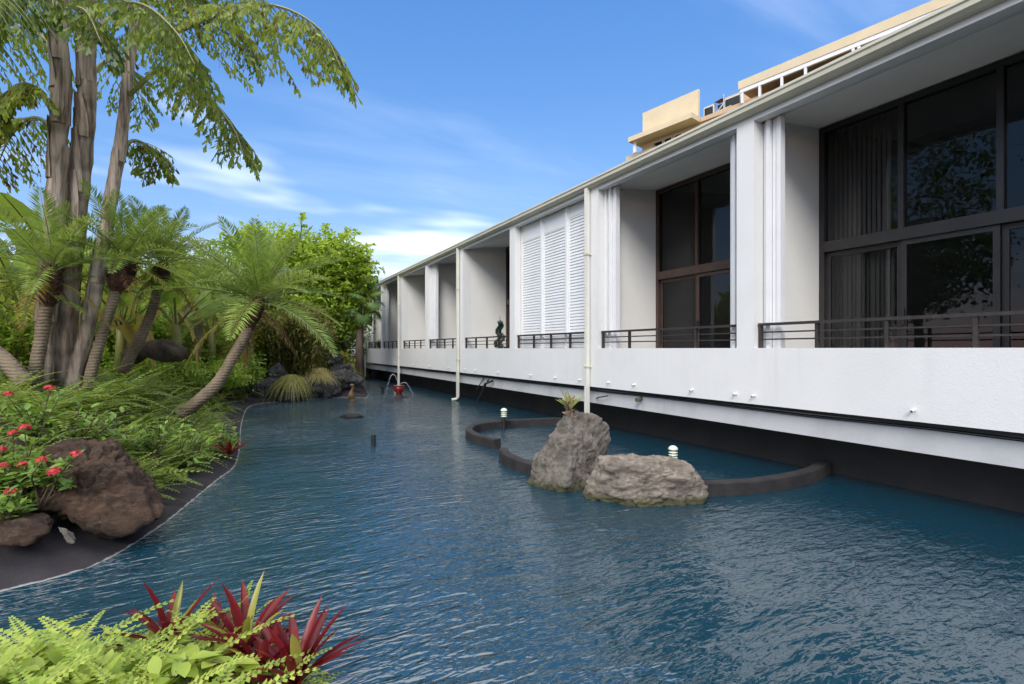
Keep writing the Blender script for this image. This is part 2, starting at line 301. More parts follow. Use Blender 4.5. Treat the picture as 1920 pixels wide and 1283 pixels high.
def watermat():
    m = bpy.data.materials.new('dyed_pond_water'); m.use_nodes = True; nt = m.node_tree; N = nt.nodes; L = nt.links
    p = N['Principled BSDF']; p.inputs['Base Color'].default_value = (.0018,.034,.058,1); p.inputs['Roughness'].default_value = .3; p.inputs['Specular IOR Level'].default_value = 0
    gl = N.new('ShaderNodeBsdfGlossy'); gl.inputs['Roughness'].default_value = .045; gl.inputs['Color'].default_value = (1,.98,.95,1)
    gr = N.new('ShaderNodeBsdfGlossy'); gr.inputs['Roughness'].default_value = .33; gr.inputs['Color'].default_value = (1,.98,.95,1)      # ripples too fine to see one by one
    gm = N.new('ShaderNodeMixShader'); gm.inputs[0].default_value = .14; L.new(gl.outputs[0], gm.inputs[1]); L.new(gr.outputs[0], gm.inputs[2])
    fr = N.new('ShaderNodeFresnel'); fr.inputs[0].default_value = 2.05
    mxs = N.new('ShaderNodeMixShader'); L.new(fr.outputs[0], mxs.inputs[0]); L.new(p.outputs[0], mxs.inputs[1]); L.new(gm.outputs[0], mxs.inputs[2]); L.new(mxs.outputs[0], N['Material Output'].inputs[0])
    tc = N.new('ShaderNodeTexCoord')
    def nz(rot, sc, scale, det, dist=.3, rough=.5):
        mp = N.new('ShaderNodeMapping'); mp.inputs['Rotation'].default_value = (0,0,R(rot)); mp.inputs['Scale'].default_value = sc
        L.new(tc.outputs['Object'], mp.inputs[0])
        n = N.new('ShaderNodeTexNoise'); n.inputs['Scale'].default_value = scale; n.inputs['Detail'].default_value = det; n.inputs['Distortion'].default_value = dist; n.inputs['Roughness'].default_value = rough
        L.new(mp.outputs[0], n.inputs[0]); return n.outputs[0]
    def mul(a, k):
        n = N.new('ShaderNodeMath'); n.operation = 'MULTIPLY'; L.new(a, n.inputs[0])
        if isinstance(k, float): n.inputs[1].default_value = k
        else: L.new(k, n.inputs[1])
        return n.outputs[0]
    def add(a, b):
        n = N.new('ShaderNodeMath'); n.operation = 'ADD'; L.new(a, n.inputs[0]); L.new(b, n.inputs[1]); return n.outputs[0]
    big = nz(-20, (.7,1.9,1), 2.4, 2, .5); mid = nz(-34, (.55,1.8,1), 9.5, 2, .6); mid2 = nz(25, (.6,1.5,1), 13.0, 2, .4); fine = nz(-10, (1,1.6,1), 26, 2, .2)
    gust = nz(15, (1,1,1), .55, 3, .2)
    mr = N.new('ShaderNodeMapRange'); mr.inputs[1].default_value = .38; mr.inputs[2].default_value = .62; mr.inputs[3].default_value = .35; mr.inputs[4].default_value = 1.; L.new(gust, mr.inputs[0])
    h = add(add(mul(big, .5), mul(mul(mid, .50), mr.outputs[0])), add(mul(mul(mid2, .32), mr.outputs[0]), mul(mul(fine, .08), mr.outputs[0])))
    bp = N.new('ShaderNodeBump'); bp.inputs['Strength'].default_value = 1.; bp.inputs['Distance'].default_value = .052
    L.new(h, bp.inputs['Height']); L.new(bp.outputs[0], p.inputs['Normal']); L.new(bp.outputs[0], gl.inputs['Normal']); L.new(bp.outputs[0], gr.inputs['Normal']); L.new(bp.outputs[0], fr.inputs['Normal'])
    return m
M['water'] = watermat()
def apronmat():
    m = mat('black_apron_paint', (.030,.027,.030), .85, (.046,.041,.045), 3, .25, 60, spec=.15)
    nt = m.node_tree; N = nt.nodes; L = nt.links; p = N['Principled BSDF']; mxp = p.inputs['Base Color'].links[0].from_node
    g = N.new('ShaderNodeNewGeometry'); sp = N.new('ShaderNodeSeparateXYZ'); L.new(g.outputs['Position'], sp.inputs[0])
    nz = N.new('ShaderNodeTexNoise'); nz.inputs['Scale'].default_value = 14; L.new(g.outputs['Position'], nz.inputs[0])
    ad = N.new('ShaderNodeMath'); ad.operation = 'MULTIPLY_ADD'; L.new(nz.outputs[0], ad.inputs[0]); ad.inputs[1].default_value = .014; L.new(sp.outputs[2], ad.inputs[2])
    mr = N.new('ShaderNodeMapRange'); mr.inputs[1].default_value = .0125; mr.inputs[2].default_value = .009; L.new(ad.outputs[0], mr.inputs[0])
    mx = N.new('ShaderNodeMix'); mx.data_type = 'RGBA'; L.new(mr.outputs[0], mx.inputs[0]); L.new(mxp.outputs[2], mx.inputs[6]); mx.inputs[7].default_value = (.26,.26,.25,1)   # lime scale at the waterline
    L.new(mx.outputs[2], p.inputs['Base Color']); return m
M['apron'] = apronmat()

# ------------------------------------------------------------------ setting: ground, pond, banks
part('ground', M['ground'], None, (-300, 300, -200, 500, -1.2, -.45))['kind'] = 'structure'
w = MB(); w.add([(-14,-6,0),(6.6,-6,0),(6.6,34,0),(-14,34,0)], [(0,1,2,3)]); w.build('pond_water', M['water'])['kind'] = 'structure'
SHORE = [(-60,-2),(-14,1.4),(-6,2.7),(-3,3.75),(-1.48,4.30),(-1.10,4.42),(-.86,4.62),(-.61,5.26),(-.43,5.98),(-.22,6.86),(-.06,7.5),(.0,8.85),(.02,11.2),(.10,13.6),(.22,15.0),(.55,15.8),
         (1.32,16.1),(2.19,16.5),(2.9,16.5),(3.45,16.0),(3.75,16.8),(4.0,18.1),(4.5,21),(5.0,24.3),(5.6,28.0),(6.1,29.8),(7.2,31),(7.2,34),(14,36),(60,60),(60,140),(-60,140)]
SHORE = SHORE[:3]+[(p.x, p.y) for p in spline([(x, y, 0) for x, y in SHORE[3:27]], 150)]+SHORE[27:]
FORE = [(-14,.2),(-6,1.7),(-3,2.75),(-1.6,3.24),(-1.0,3.24),(-.35,2.94),(.10,2.62),(.36,2.2),(.46,1.7),(.62,1.1),(.8,.2),(1.3,-1),(3,-2.2),(6.5,-3),(6.5,-30),(-14,-30)]
def sdist(poly):
    A = np.array(poly, float); B = np.roll(A, -1, 0)
    def f(x, y):
        x = np.asarray(x, float); y = np.asarray(y, float); shp = x.shape; x = x.ravel()[:,None]; y = y.ravel()[:,None]
        ax, ay, bx, by = A[:,0], A[:,1], B[:,0], B[:,1]; dx, dy = bx-ax, by-ay
        t = np.clip(((x-ax)*dx+(y-ay)*dy)/(dx*dx+dy*dy), 0, 1)
        d = np.sqrt(((ax+t*dx-x)**2+(ay+t*dy-y)**2).min(1))
        c = ((ay > y) != (by > y)) & (x < (bx-ax)*(y-ay)/(by-ay+1e-12)+ax)
        ins = c.sum(1) % 2 == 1
        return np.where(ins, d, -d).reshape(shp)
    return f
SD1, SD2 = sdist(SHORE), sdist(FORE)
def ss(t): t = np.clip(t, 0, 1); return t*t*(3-2*t)
def soil_z(d, x, y, top):
    return -.03+(top+.03)*ss((d-.30)/1.35)+.05*np.sin(x*2.3+1)*np.sin(y*1.9)*ss((d-.5)/1)
def apron_z(d): return np.where(d < .75, .30*d, .225-.25*(d-.75))
def bz(x, y): d = float(SD1(np.array([x]), np.array([y]))[0]); return max(float(soil_z(d, x, y, .82)), float(apron_z(d)))
def fz(x, y): d = float(SD2(np.array([x]), np.array([y]))[0]); return max(float(soil_z(d, x, y, .28)), float(apron_z(d))*.5)
def field(name, xs, ys, sd, zf, m, lo, hi=1e9):
    X, Y = np.meshgrid(xs, ys); D = sd(X, Y); Z = zf(D, X, Y); nx, ny = len(xs), len(ys)
    keep = (D > lo) & (D < hi); idx = -np.ones(X.size, int); vs = []; fs = []
    k4 = keep[:-1,:-1] | keep[1:,:-1] | keep[:-1,1:] | keep[1:,1:]
    XF, YF, ZF = X.ravel(), Y.ravel(), Z.ravel()
    for j, i in zip(*np.nonzero(k4)):
        q = [j*nx+i, j*nx+i+1, (j+1)*nx+i+1, (j+1)*nx+i]
        for a in q:
            if idx[a] < 0: idx[a] = len(vs); vs.append((XF[a], YF[a], ZF[a]))
        fs.append(tuple(idx[a] for a in q))
    mb = MB(); mb.add(vs, fs); o = mb.build(name, m, None, True); o['kind'] = 'structure'; return o
xs1 = np.concatenate([np.arange(-60,-5,2.5), np.arange(-5,4.6,.12), np.arange(4.6,8,.3), np.arange(8,60,4)]); ys1 = np.concatenate([np.arange(-2,3.4,.4), np.arange(3.4,9,.10), np.arange(9,20,.16), np.arange(20,36,.4), np.arange(36,140,5)])
field('garden_bed', xs1, ys1, SD1, lambda d,x,y: soil_z(d,x,y,.82), M['soil'], .0)
field('pond_apron', xs1, ys1, SD1, lambda d,x,y: apron_z(d), M['apron'], -.5, 1.4)
xs2 = np.concatenate([np.arange(-14,-3,.6), np.arange(-3,2,.1), np.arange(2,7,.4)]); ys2 = np.concatenate([np.arange(-30,-1,2.5), np.arange(-1,3.7,.1)])
field('near_bank', xs2, ys2, SD2, lambda d,x,y: soil_z(d,x,y,.28), M['soil'], -.3)

# ------------------------------------------------------------------ the long white building over the water
F = 5.76; WX = 7.2; PITCH = 3.15; COLS = [4.2+PITCH*k for k in range(-4, 10)]; Y0, Y1 = COLS[0]-.125, 32.6
def ceil_z(x): return 4.50+.12*(x-F)
bld = thing('white_building', 'long white two storey building with balconies overhanging the pond', 'building', (F, 16, 0))
bld.location = (0, 0, 0)
part('parapet', M['white'], bld, (F, F+.22, Y0, Y1, .84, 1.558))
part('dark_gap_strip', M['rubber'], bld, (F+.07, F+.5, Y0, Y1, .795, .838))  # black strip put in for the shaded gap between parapet and beam
part('edge_beam', M['beam'], bld, (F+.13, 6.46, Y0, Y1, .52, .793))
part('foundation_wall', M['black'], bld, (6.48, 6.9, Y0, 29.5, -.6, .80))
part('floor_slab', M['ceil'], bld, (F+.24, 14, Y0, Y1, .80, .92))
part('fascia', M['white'], bld, (F, F+.14, Y0, Y1, 4.47, 4.62))
for a in (.17, .23, .29): part('shutter_track', M['paint'], bld, (F+a, F+a+.035, Y0, Y1, 4.485+.12*a, 4.53+.12*a))
g = MB(); prof = [(F-.004,4.535),(F-.07,4.54),(F-.115,4.575),(F-.12,4.62),(F-.135,4.635),(F-.135,4.665),(F-.12,4.665),(F-.12,4.65),(F-.01,4.65),(F-.004,4.65)]
n = len(prof); g.add([(x, y, z) for y in (Y0-.02, Y1+.05) for x, z in prof], [(i, (i+1) % n, n+(i+1) % n, n+i) for i in range(n)]+[tuple(range(n))[::-1], tuple(range(n, 2*n))]); g.build('gutter', M['cream'], bld)
g = MB(); g.add([(F-.02,Y0,4.665),(F-.02,Y1+.1,4.665),(14,Y1+.1,5.66),(14,Y0,5.66),(F-.02,Y0,4.70),(F-.02,Y1+.1,4.70),(14,Y1+.1,5.72),(14,Y0,5.72)], [(0,1,2,3),(4,7,6,5),(0,4,5,1),(1,5,6,2),(2,6,7,3),(3,7,4,0)]); g.build('roof', M['roof'], bld)
part('end_wall', M['white'], bld, (F+.27, 14, Y1-.2, Y1, .5, 4.9))
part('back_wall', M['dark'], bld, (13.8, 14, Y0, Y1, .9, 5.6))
FRAME = {4.2-PITCH: 'bronze', 4.2: 'bronze', 4.2+PITCH: 'bronze'}
def bay(k):
    ya, yb = COLS[k]+.125, COLS[k+1]-.125       # near and far clear edges
    yb_ = min(yb, Y1-.2)
    # column and partition behind it
    c = MB(); c.add([(F+.14,ya-.25,4.52),(F+.14,yb_,4.52),(13.8,yb_,ceil_z(13.8)),(13.8,ya-.25,ceil_z(13.8))], [(0,1,2,3)])
    c.build('ceiling', M['ceil'], bld)
    nearbay = k <= 3; fm = M['bronze'] if nearbay else M['brown']
    if k == 4: fm = M['brown']
    # window wall: frames, panes
    win = MB(); zt = ceil_z(WX)-.01; w0, w1 = ya, yb
    win.ring(WX, WX+.10, w0, w1, .921, zt, .07, .05, .07); wo = win.build('window', fm, bld)
    part('transom', fm, wo, (WX-.03, WX+.12, w0+.07, w1-.07, 2.90, 3.045))
    n = 3; W_ = (w1-w0-.14)/n
    for i in range(n):
        p0, p1 = w0+.07+i*W_, w0+.07+(i+1)*W_
        if i: part('mullion', fm, wo, (WX+.004, WX+.096, p0-.03, p0+.03, 3.045, zt-.07))
        m = MB(); m.add([(WX+.05,p0+(.03 if i else 0),3.045),(WX+.05,p1-(.03 if i<n-1 else 0),3.045),(WX+.05,p1-(.03 if i<n-1 else 0),zt-.07),(WX+.05,p0+(.03 if i else 0),zt-.07)], [(0,3,2,1)]); m.build('pane', M['glass'], wo)
    for i in range(n):
        p0, p1 = w0+.07+i*W_, w0+.07+(i+1)*W_; off = .008 if i % 2 else .055
        s_ = MB(); s_.ring(WX+off, WX+off+.035, p0, p1, .975, 2.895, .06)
        so_ = s_.build('sliding_door', fm, wo)
        m = MB(); x = WX+off+.017; m.add([(x,p0+.06,1.04),(x,p1-.06,1.04),(x,p1-.06,2.83),(x,p0+.06,2.83)], [(0,3,2,1)]); m.build('pane', M['glass'], so_)
        if i == 1: part('handle', M['bronze'], so_, (WX+off-.03, WX+off-.001, p1-.045, p1-.02, 1.85, 2.05))
    # railing
    if True:
        y0, y1 = ya+.02, yb-.02; x = F+.09
        rl = part('railing', M['rail'], bld, (x-.03, x+.03, y0, y1, 1.842, 1.875))
        for z in (1.66, 1.75): part('rail_bar', M['rail'], rl, (x-.009, x+.009, y0, y1, z, z+.018))
        npst = 5
        for i in range(npst):
            y = y0+.02+(y1-y0-.04)*i/(npst-1); part('post', M['rail'], rl, (x-.02, x+.02, y-.018, y+.018, 1.556, 1.841))
for k in range(len(COLS)-1):
    bay(k)
for i, y in enumerate(COLS):
    part('column', M['white'], bld, (F+.002, F+.26, y-.125, y+.125, 1.557, 4.471))
    m = MB(); x0, x1 = F+.26, 13.8; ya, yb = y-.122, y+.122
    m.add([(x0,ya,.92),(x1,ya,.92),(x1,yb,.92),(x0,yb,.92),(x0,ya,ceil_z(x0)),(x1,ya,ceil_z(x1)),(x1,yb,ceil_z(x1)),(x0,yb,ceil_z(x0))], [(0,3,2,1),(4,5,6,7),(0,1,5,4),(1,2,6,5),(2,3,7,6),(3,0,4,7)]); m.build('partition', M['wall'], bld)
def stack(k, far, w):
    """folded accordion shutter leaves parked at one side of a bay"""
    ya, yb = COLS[k]+.13, COLS[k+1]-.13; n = max(3, int(w/.055)); s_ = None
    y0 = yb-w if far else ya
    for i in range(n):
        y = y0+w*(i+.5)/n; x = F+.14+(.05 if i % 2 else 0)+(.03 if i == 0 and far else 0)
        m = MB(); m.box(x, x+.09, y-w/n*.42, y+w/n*.42, 1.0, 4.48)
        if s_ is None: s_ = m.build('folded_shutter', M['paint'], bld)
        else: m.build('shutter_leaf', M['paint'], s_)
for k, far, w in ((4,1,.30),(4,0,.24),(3,1,.25),(3,0,.3),(7,1,.40),(9,1,.22),(10,1,.3),(2,1,.3),(6,0,.12)): stack(k, far, w)
def rollers(k):
    ya, yb = COLS[k]+.13, COLS[k+1]-.13; n = 3; w_ = (yb-ya)/n; x = F+.17
    zt = 4.475
    for i in range(n):
        y0, y1 = ya+i*w_+.012, ya+(i+1)*w_-.012
        hz = 4.10 if i != 0 else 4.24
        rg = MB(); rg.ring(x, x+.05, y0, y1, .93, zt, .05, .03, .04); sh = rg.build('roller_shutter', M['paint'], bld); part('head_panel', M['paint'], sh, (x+.012, x+.048, y0+.0505, y1-.0505, hz, zt-.041))
        m = MB(); z = .94
        while z < hz-.02:
            m.add([(x+.03,y0+.05,z),(x+.03,y1-.05,z),(x+.016,y1-.05,z+.012),(x+.016,y0+.05,z+.012),(x+.022,y0+.05,z+.05),(x+.022,y1-.05,z+.05),(x+.034,y1-.05,z+.062),(x+.034,y0+.05,z+.062)], [(0,1,2,3),(3,2,5,4),(4,5,6,7)]); z += .0625
        m.build('slats', M['paint'], sh)['kind'] = 'stuff'
        if i: part('shutter_post', M['paint'], sh, (x-.035, x-.001, y0-.04, y0+.016, .93, zt-.002))
rollers(5)
for y, bot in ((7.47, -.3), (13.76, .10), (20.06, .08), (26.3, .08)):
    x = F-.062; m = MB()
    m.box(x-.036, x+.036, y-.036, y+.036, bot+.02, 4.55); p_ = m.build('downpipe', M['pipe'], bld)
    if bot > 0:
        e = MB(); e.tube(spline([(x,y,bot+.03),(x-.01,y+.01,bot-.03),(x-.07,y+.03,bot-.06),(x-.17,y+.06,bot-.07)], 6), .042, 10); e.build('elbow', M['cream'], p_, True)
    for z in (1.2, 3.3): part('strap', M['cream'], p_, (x-.048, F-.001, y-.052, y+.052, z, z+.03))
# little white spouts along the foot of the parapet
for y in (1.05,2.35,4.06,4.33,5.05,6.25,6.9,7.75,8.6,9.6,11.2,12.6,13.3,14.6,16.4,18.2,20.8,23):
    z = .955; m = MB(); m.tube([(F,y,z),(F-.045,y,z-.004)], .013, 8); m.tube([(F-.045,y,z-.004),(F-.06,y,z-.012)], [.018,.015], 8); sp = m.build('spout', M['paint'], bld)
    m = MB(); m.tube([(F-.0605,y,z-.0125),(F-.064,y,z-.015)], .008, 8); m.build('opening', M['rubber'], sp)
# cables and pipes under the edge
m = MB()
for r_, dz in ((.009,.775),(.006,.757)):
    m.tube([(F+.115+.006*math.sin(i*1.7), Y0+i*1.2, dz+.008*math.sin(i*2.3)) for i in range(29)], r_, 6)
m.build('cable', M['rubber'], bld)
m = MB(); m.tube([(F+.16,6.25,.72),(F-.01,6.2,.70)], .035, 12); m.build('drain_pipe', M['bark'], bld)
m = MB(); m.tube([(F+.05,7.0,.70),(F+.02,7.2,.66),(F+.1,7.4,.62)], .012, 6); m.build('cable', M['rubber'], bld)
m = MB(); m.tube([(F+.1,12.0,.72),(F+.0,12.1,.45),(F-.12,12.4,.02)], .018, 6); m.tube([(F+.08,11.7,.70),(F-.05,11.9,.62),(F-.02,12.1,.45)], .03, 6); m.tube([(F+.1,12.3,.74),(F+.02,12.6,.4)], .014, 6); m.build('hanging_pipe', M['rubber'], bld)
part('ledge', M['white'], bld, (F-.10, F-.002, 30.4, 32.4, 1.50, 1.56))
# vertical blinds behind the near sliding door
bl = thing('vertical_blind', 'cream vertical blind hanging behind the dark sliding door nearest the white column', 'blind', (WX+.3, 3.7, .95))
for i in range(13):
    y = .30-.058*i; m = MB(); c_, s_ = math.cos(R(35+12*math.sin(i*2.1)))*.04, math.sin(R(35+12*math.sin(i*2.1)))*.04
    m.add([(-s_,y-c_,0),(s_,y+c_,0),(s_,y+c_,1.9),(-s_,y-c_,1.9)], [(0,1,2,3)]); m.build('slat', M['blind'], bl)
part('head_rail', M['blind'], bl, (-.03,.03,-.45,.36,1.905,1.95))
bl2 = thing('vertical_blind', 'grey vertical blind behind the upper dark window pane beside the wall', 'blind', (WX+.3, 3.7, 3.06))
for i in range(12):
    y = .30-.06*i; m = MB(); m.add([(-.015,y-.028,0),(.015,y+.028,0),(.015,y+.028,1.6),(-.015,y-.028,1.6)], [(0,1,2,3)]); m.build('slat', M['blind'], bl2)

# ------------------------------------------------------------------ yellow building beyond the roof
YA = R(10.9); YC = Vector((36.48, 31.32, 0)); YU = Vector((-math.sin(YA), math.cos(YA), 0)); YV = Vector((math.cos(YA), math.sin(YA), 0))
yb = thing('yellow_apartment_building', 'pale yellow apartment building rising behind the white roof', 'building', YC); yb.rotation_euler = (0, 0, YA)
# local axes: x = depth away, y = along the front
def yp(name, m, *b): return part(name, M[m], yb, *b)
yp('wall', 'yellow', (0, 14, -40, 6.1, -1, 21.97)); yp('terrace_parapet', 'peach', (-.15, .15, -22, -.3, 21.972, 22.35))
yp('eave', 'yellow_trim', (-1.6, 3, -.25, 6.6, 21.975, 22.44)); yp('roof_screen', 'yellow_trim', (-.05, .22, 0, 6.0, 22.442, 25.1))
yp('lower_ledge', 'yellow_trim', (-.35, -.003, 4.6, 7.8, 20.7, 21.2)); yp('stair_block', 'peach', (2.6, 6, -4.2, -1.0, 21.975, 24.7))
for y0 in (1.6, 2.7, 3.7):
    wd = yp('window', 'paint', (-.06, -.002, y0, y0+.85, 20.9, 21.7)); part('pane', M['glass'], wd, (-.075, -.062, y0+.07, y0+.78, 20.97, 21.63))
yp('column', 'paint', (-1.2, -1.0, 6.0, 6.3, 20.9, 21.97))
m = MB(); m.tube([(-.12,4.5,21.5),(-.002,4.5,21.5)], .12, 12); m.build('vent', M['rubber'], yb)
cn = yp('canopy_roof', 'yellow_trim', (-.75, 7, -30, -4.0, 23.18, 23.86))
part('beam', M['paint'], cn, (-.70, -.50, -29.5, -4.1, 22.86, 23.178)); part('soffit', M['peach'], cn, (-.49, 3.0, -29.5, -4.1, 23.10, 23.175))
for y in (-4.3,-5.7,-7.4,-9.1,-12.2,-12.55,-15,-18): part('post', M['paint'], cn, (-.68, -.52, y-.09, y+.09, 21.98, 22.858))
yp('penthouse_wall', 'yellow', (2.0, 6.5, -30, -5.2, 21.975, 23.09))
for y0, y1 in ((-7.6,-6.4),(-9.2,-7.7),(-11.6,-9.9),(-14.5,-12.8),(-17.5,-15.5)):
    wd = yp('window', 'bronze', (1.9, 1.998, y0, y1, 22.0, 23.05)); part('frame', M['paint'], wd, (1.86, 1.899, y1-.06, y1, 22.0, 23.05)); part('frame', M['paint'], wd, (1.86, 1.899, (y0+y1)/2-.03, (y0+y1)/2+.03, 22.0, 23.05))
def yw(x, y, z): return YC+YV*x+YU*y+Vector((0,0,z))
def acunit(label, x, y, h, wdt):
    t = thing('air_conditioner', label, 'air conditioner', yw(x, y, 21.98), 'rooftop units on the yellow building'); t.rotation_euler = (0,0,YA)
    part('casing', M['ac'], t, (-.2,.2,-wdt/2,wdt/2,.12,h)); part('grille', M['rubber'], t, (-.215,-.202,-wdt/2+.1,wdt/2-.1,.25,h-.15))
    for yy in (-wdt/2+.1, wdt/2-.1): part('foot', M['rubber'], t, (-.15,.15,yy-.06,yy+.06,0,.118))
acunit('grey air conditioner beside the end of the tall yellow roof screen', .9, -.6, 1.6, 1.0)
acunit('pale air conditioner in front of the peach stair block', 1.0, -2.75, 1.7, 1.5)
t = thing('exhaust_fan', 'dark exhaust fan with a rusty tilted hood between the roof units', 'fan', yw(1.1, -1.6, 21.98)); t.rotation_euler = (0,0,YA)
m = MB(); m.lathe([(.32,0),(.32,1.3),(.36,1.35)], 14); m.build('housing', M['rubber'], t)
m = MB(); m.add([(-.5,-.35,1.75),(.5,-.35,1.95),(.5,.45,1.85),(-.5,.45,1.65),(0,.05,2.05)], [(0,1,4),(1,2,4),(2,3,4),(3,0,4),(3,2,1,0)]); m.build('hood', M['rust'], t)
m = MB(); m.tube([(-.55,.8,0),(-.5,-.6,1.4)], .05, 6); m.tube([(-.6,-.5,0),(-.6,-.5,2.0)], .03, 6); m.tube([(-.62,.8,.6),(-.6,-1.2,.75)], .035, 6); m.build('pipe_rack', M['ac'], t)

# ------------------------------------------------------------------ pond things
def kerb(label, pts, n, w=.125, h=.145):
    p = spline([(x, y, 0) for x, y in pts], n); m = MB(); vs = []
    for i, q in enumerate(p):
        t = (p[min(i+1,n)]-p[max(i-1,0)]).normalized(); s_ = Vector((-t.y, t.x, 0)); j = .006*noise.noise(q*3)
        for a, z in ((-.5,-.5),(-.5,h-.015),(-.42,h),(.42,h),(.5,h-.015),(.5,-.5)): vs.append(q+s_*(a*w+j)+Vector((0,0,z+j)))
    fs = [(i*6+k, (i+1)*6+k, (i+1)*6+k+1, i*6+k+1) for i in range(n) for k in range(5)]+[tuple(range(6)), tuple(range(n*6, n*6+6))[::-1]]
    m.add(vs, fs); return tag(m.build('pond_kerb', M['kerb'], None), label, 'kerb', None)
kerb('curved charcoal kerb wrapping the far end of the inner pool', [(6.4,8.0),(5.6,8.42),(4.65,8.60),(3.95,8.5),(3.55,8.05),(3.42,7.45),(3.50,6.85)], 30)
kerb('short charcoal kerb running into the upright grey rock', [(3.26,6.2),(3.13,5.8),(3.16,5.3),(3.3,4.9)], 14)
kerb('charcoal kerb curving from the flat tan rock to the building', [(4.0,3.75),(4.35,3.60),(5.0,3.42),(5.7,3.40),(6.42,3.55)], 18)
def hullrock(name, label, pts, m, sub=5, amp=.05, freq=3., stretch=(1,1,1), seed=0, group=None, smooth_it=2, cat='rock'):
    pts = [Vector(p) for p in pts]; c = sum(pts, Vector())/len(pts); bm = bmesh.new()
    for p in pts: bm.verts.new(p-c)
    r = bmesh.ops.convex_hull(bm, input=bm.verts[:]); bmesh.ops.triangulate(bm, faces=bm.faces[:]); bv = BVHTree.FromBMesh(bm); bm.free()
    bm = bmesh.new(); bmesh.ops.create_icosphere(bm, subdivisions=sub, radius=1)
    for v in bm.verts:
        d = v.co.normalized(); h = bv.ray_cast(d*10, -d); v.co = h[0] if h[0] else d*.1
    for _ in range(smooth_it): bmesh.ops.smooth_vert(bm, verts=bm.verts[:], factor=.5, use_axis_x=True, use_axis_y=True, use_axis_z=True)
    bm.normal_update(); off = Vector((seed*7.3, seed*3.1, 0)); st = Vector(stretch)
    nr = [v.normal.copy() for v in bm.verts]
    for v, nn in zip(bm.verts, nr):
        q = (v.co+off)*freq; q = Vector((q.x*st.x, q.y*st.y, q.z*st.z))
        w_ = q+.6*noise.noise_vector(q*.6); f_ = noise.fractal(w_, .75, 2.15, 7); ck = abs(noise.noise(w_*1.9)); ck2 = abs(noise.noise(w_*4.3+off))
        v.co += nn*(amp*(f_*.85-.75*max(0, .16-ck)/.16-.35*max(0, .12-ck2)/.12+.1))
    me = bpy.data.meshes.new(name); bm.to_mesh(me); bm.free()
    o = obj(name, me, m, None, True); o.location = c
    return tag(o, label, cat, group)
r1 = [G(988,905), G(1010,915), G(1105,915), P(1060,905,5.3), P(1000,860,5.75), P(1045,795,5.75), P(1072,768,5.75), P(1105,772,5.8), P(1140,796,5.9), P(1146,825,5.95), P(1132,880,5.8), P(1095,780,6.1), P(1120,850,6.3), P(1030,850,6.2), P(1010,870,6.3)]
r1 += [p+Vector((0,0,-.35)) for p in (r1[0], r1[1], r1[2], r1[12], r1[14])]
hullrock('boulder', 'upright grey pitted boulder with a staghorn fern on its top', r1, M['rock_grey'], 6, .045, 4.5, seed=1, smooth_it=1)
r2 = [G(1095,935), P(1118,858,5.35), P(1150,852,5.3), P(1250,856,5.2), P(1300,878,5.15), P(1327,915,5.05), G(1318,945), G(1200,952), P(1140,870,5.0), P(1290,890,4.95), P(1320,905,5.4), P(1130,862,5.7), P(1270,862,5.65), P(1110,900,5.2)]
r2 += [p+Vector((0,0,-.35)) for p in (r2[0], r2[6], r2[7])]+[P(1300,930,5.6), P(1120,930,5.7)]
hullrock('boulder', 'low wide tan layered boulder with wrinkled face beside the upright boulder', r2, M['rock_tan'], 6, .05, 4.0, (1,1,2.6), 2, smooth_it=1)
hullrock('boulder', 'small olive stone peeking out at the foot of the flat tan boulder', [G(1088,928), G(1110,936), G(1140,934), P(1098,908,5.3), P(1125,905,5.25), G(1110,918)+Vector((0,0,-.2)), G(1140,934)+Vector((0,0,-.2))], M['rock_tan'], 4, .015, 8, seed=3)
hullrock('flat_stone', 'flat grey stone barely breaking the water in mid pond', [G(632,782), G(655,787), G(690,782), G(675,776), G(640,777), P(650,776,11.1), P(672,776,11.1), G(655,782)+Vector((0,0,-.2))], M['kerb'], 4, .02, 5, seed=4)
def lamp(label, loc, h):
    t = thing('pond_lamp', label, 'lamp', loc, 'pale louvred lamps standing in the inner pool'); m = MB(); m.lathe([(.03,-.5),(.03,h-.12)], 10); m.build('post', M['rubber'], t, False)
    m = MB(); m.lathe([(.062,h-.022),(.066,h-.012),(.055,h+.012),(.03,h+.03),(.004,h+.036)], 18); m.build('cap', M['lampw'], t, True)
    m = MB(); m.lathe([(.028,h-.15),(.028,h-.02)], 12); m.build('core', M['lampw'], t, True)
    for i in range(3): m = MB(); z = h-.048-.034*i; m.lathe([(.03,z-.006),(.060,z-.012),(.062,z-.006),(.03,z+.008)], 18); m.build('louvre', M['lampw'], t, True)
lamp('louvred lamp inside the far loop of the kerb', (4.42,8.38,0), .38)
lamp('louvred lamp behind the flat tan boulder', (5.10,4.80,0), .215)
t = thing('standpipe', 'short black round pipe standing up from the open water', 'pipe', (1.87,8.01,0)); m = MB(); m.lathe([(.036,-.4),(.036,.175),(.026,.178)], 16); m.build('tube', M['rubber'], t, False); m = MB(); m.lathe([(.039,.0),(.039,.018)], 16); m.build('collar', M['rubber'], t)
t = thing('spray_pipe', 'thin black pipe standing left of the red fountain bowl', 'pipe', (4.35,17.3,0)); m = MB(); m.lathe([(.05,-.3),(.05,.2),(.06,.21),(.06,.24)], 12); m.build('tube', M['rubber'], t); m = MB(); m.tube([(-.03,0,.24),(-.09,0,.27)], .03, 8); m.build('nozzle', M['rubber'], t)
ft = thing('fountain', 'red glazed fountain bowl spraying two thin arcs of water', 'fountain', (4.4,15.46,0))
m = MB(); m.lathe([(.10,.10),(.085,.14),(.10,.17),(.15,.22),(.172,.29),(.165,.33),(.15,.345),(.185,.37),(.19,.385),(.165,.385),(.13,.35),(.02,.33)], 24); m.build('bowl', M['red_glaze'], ft, True)
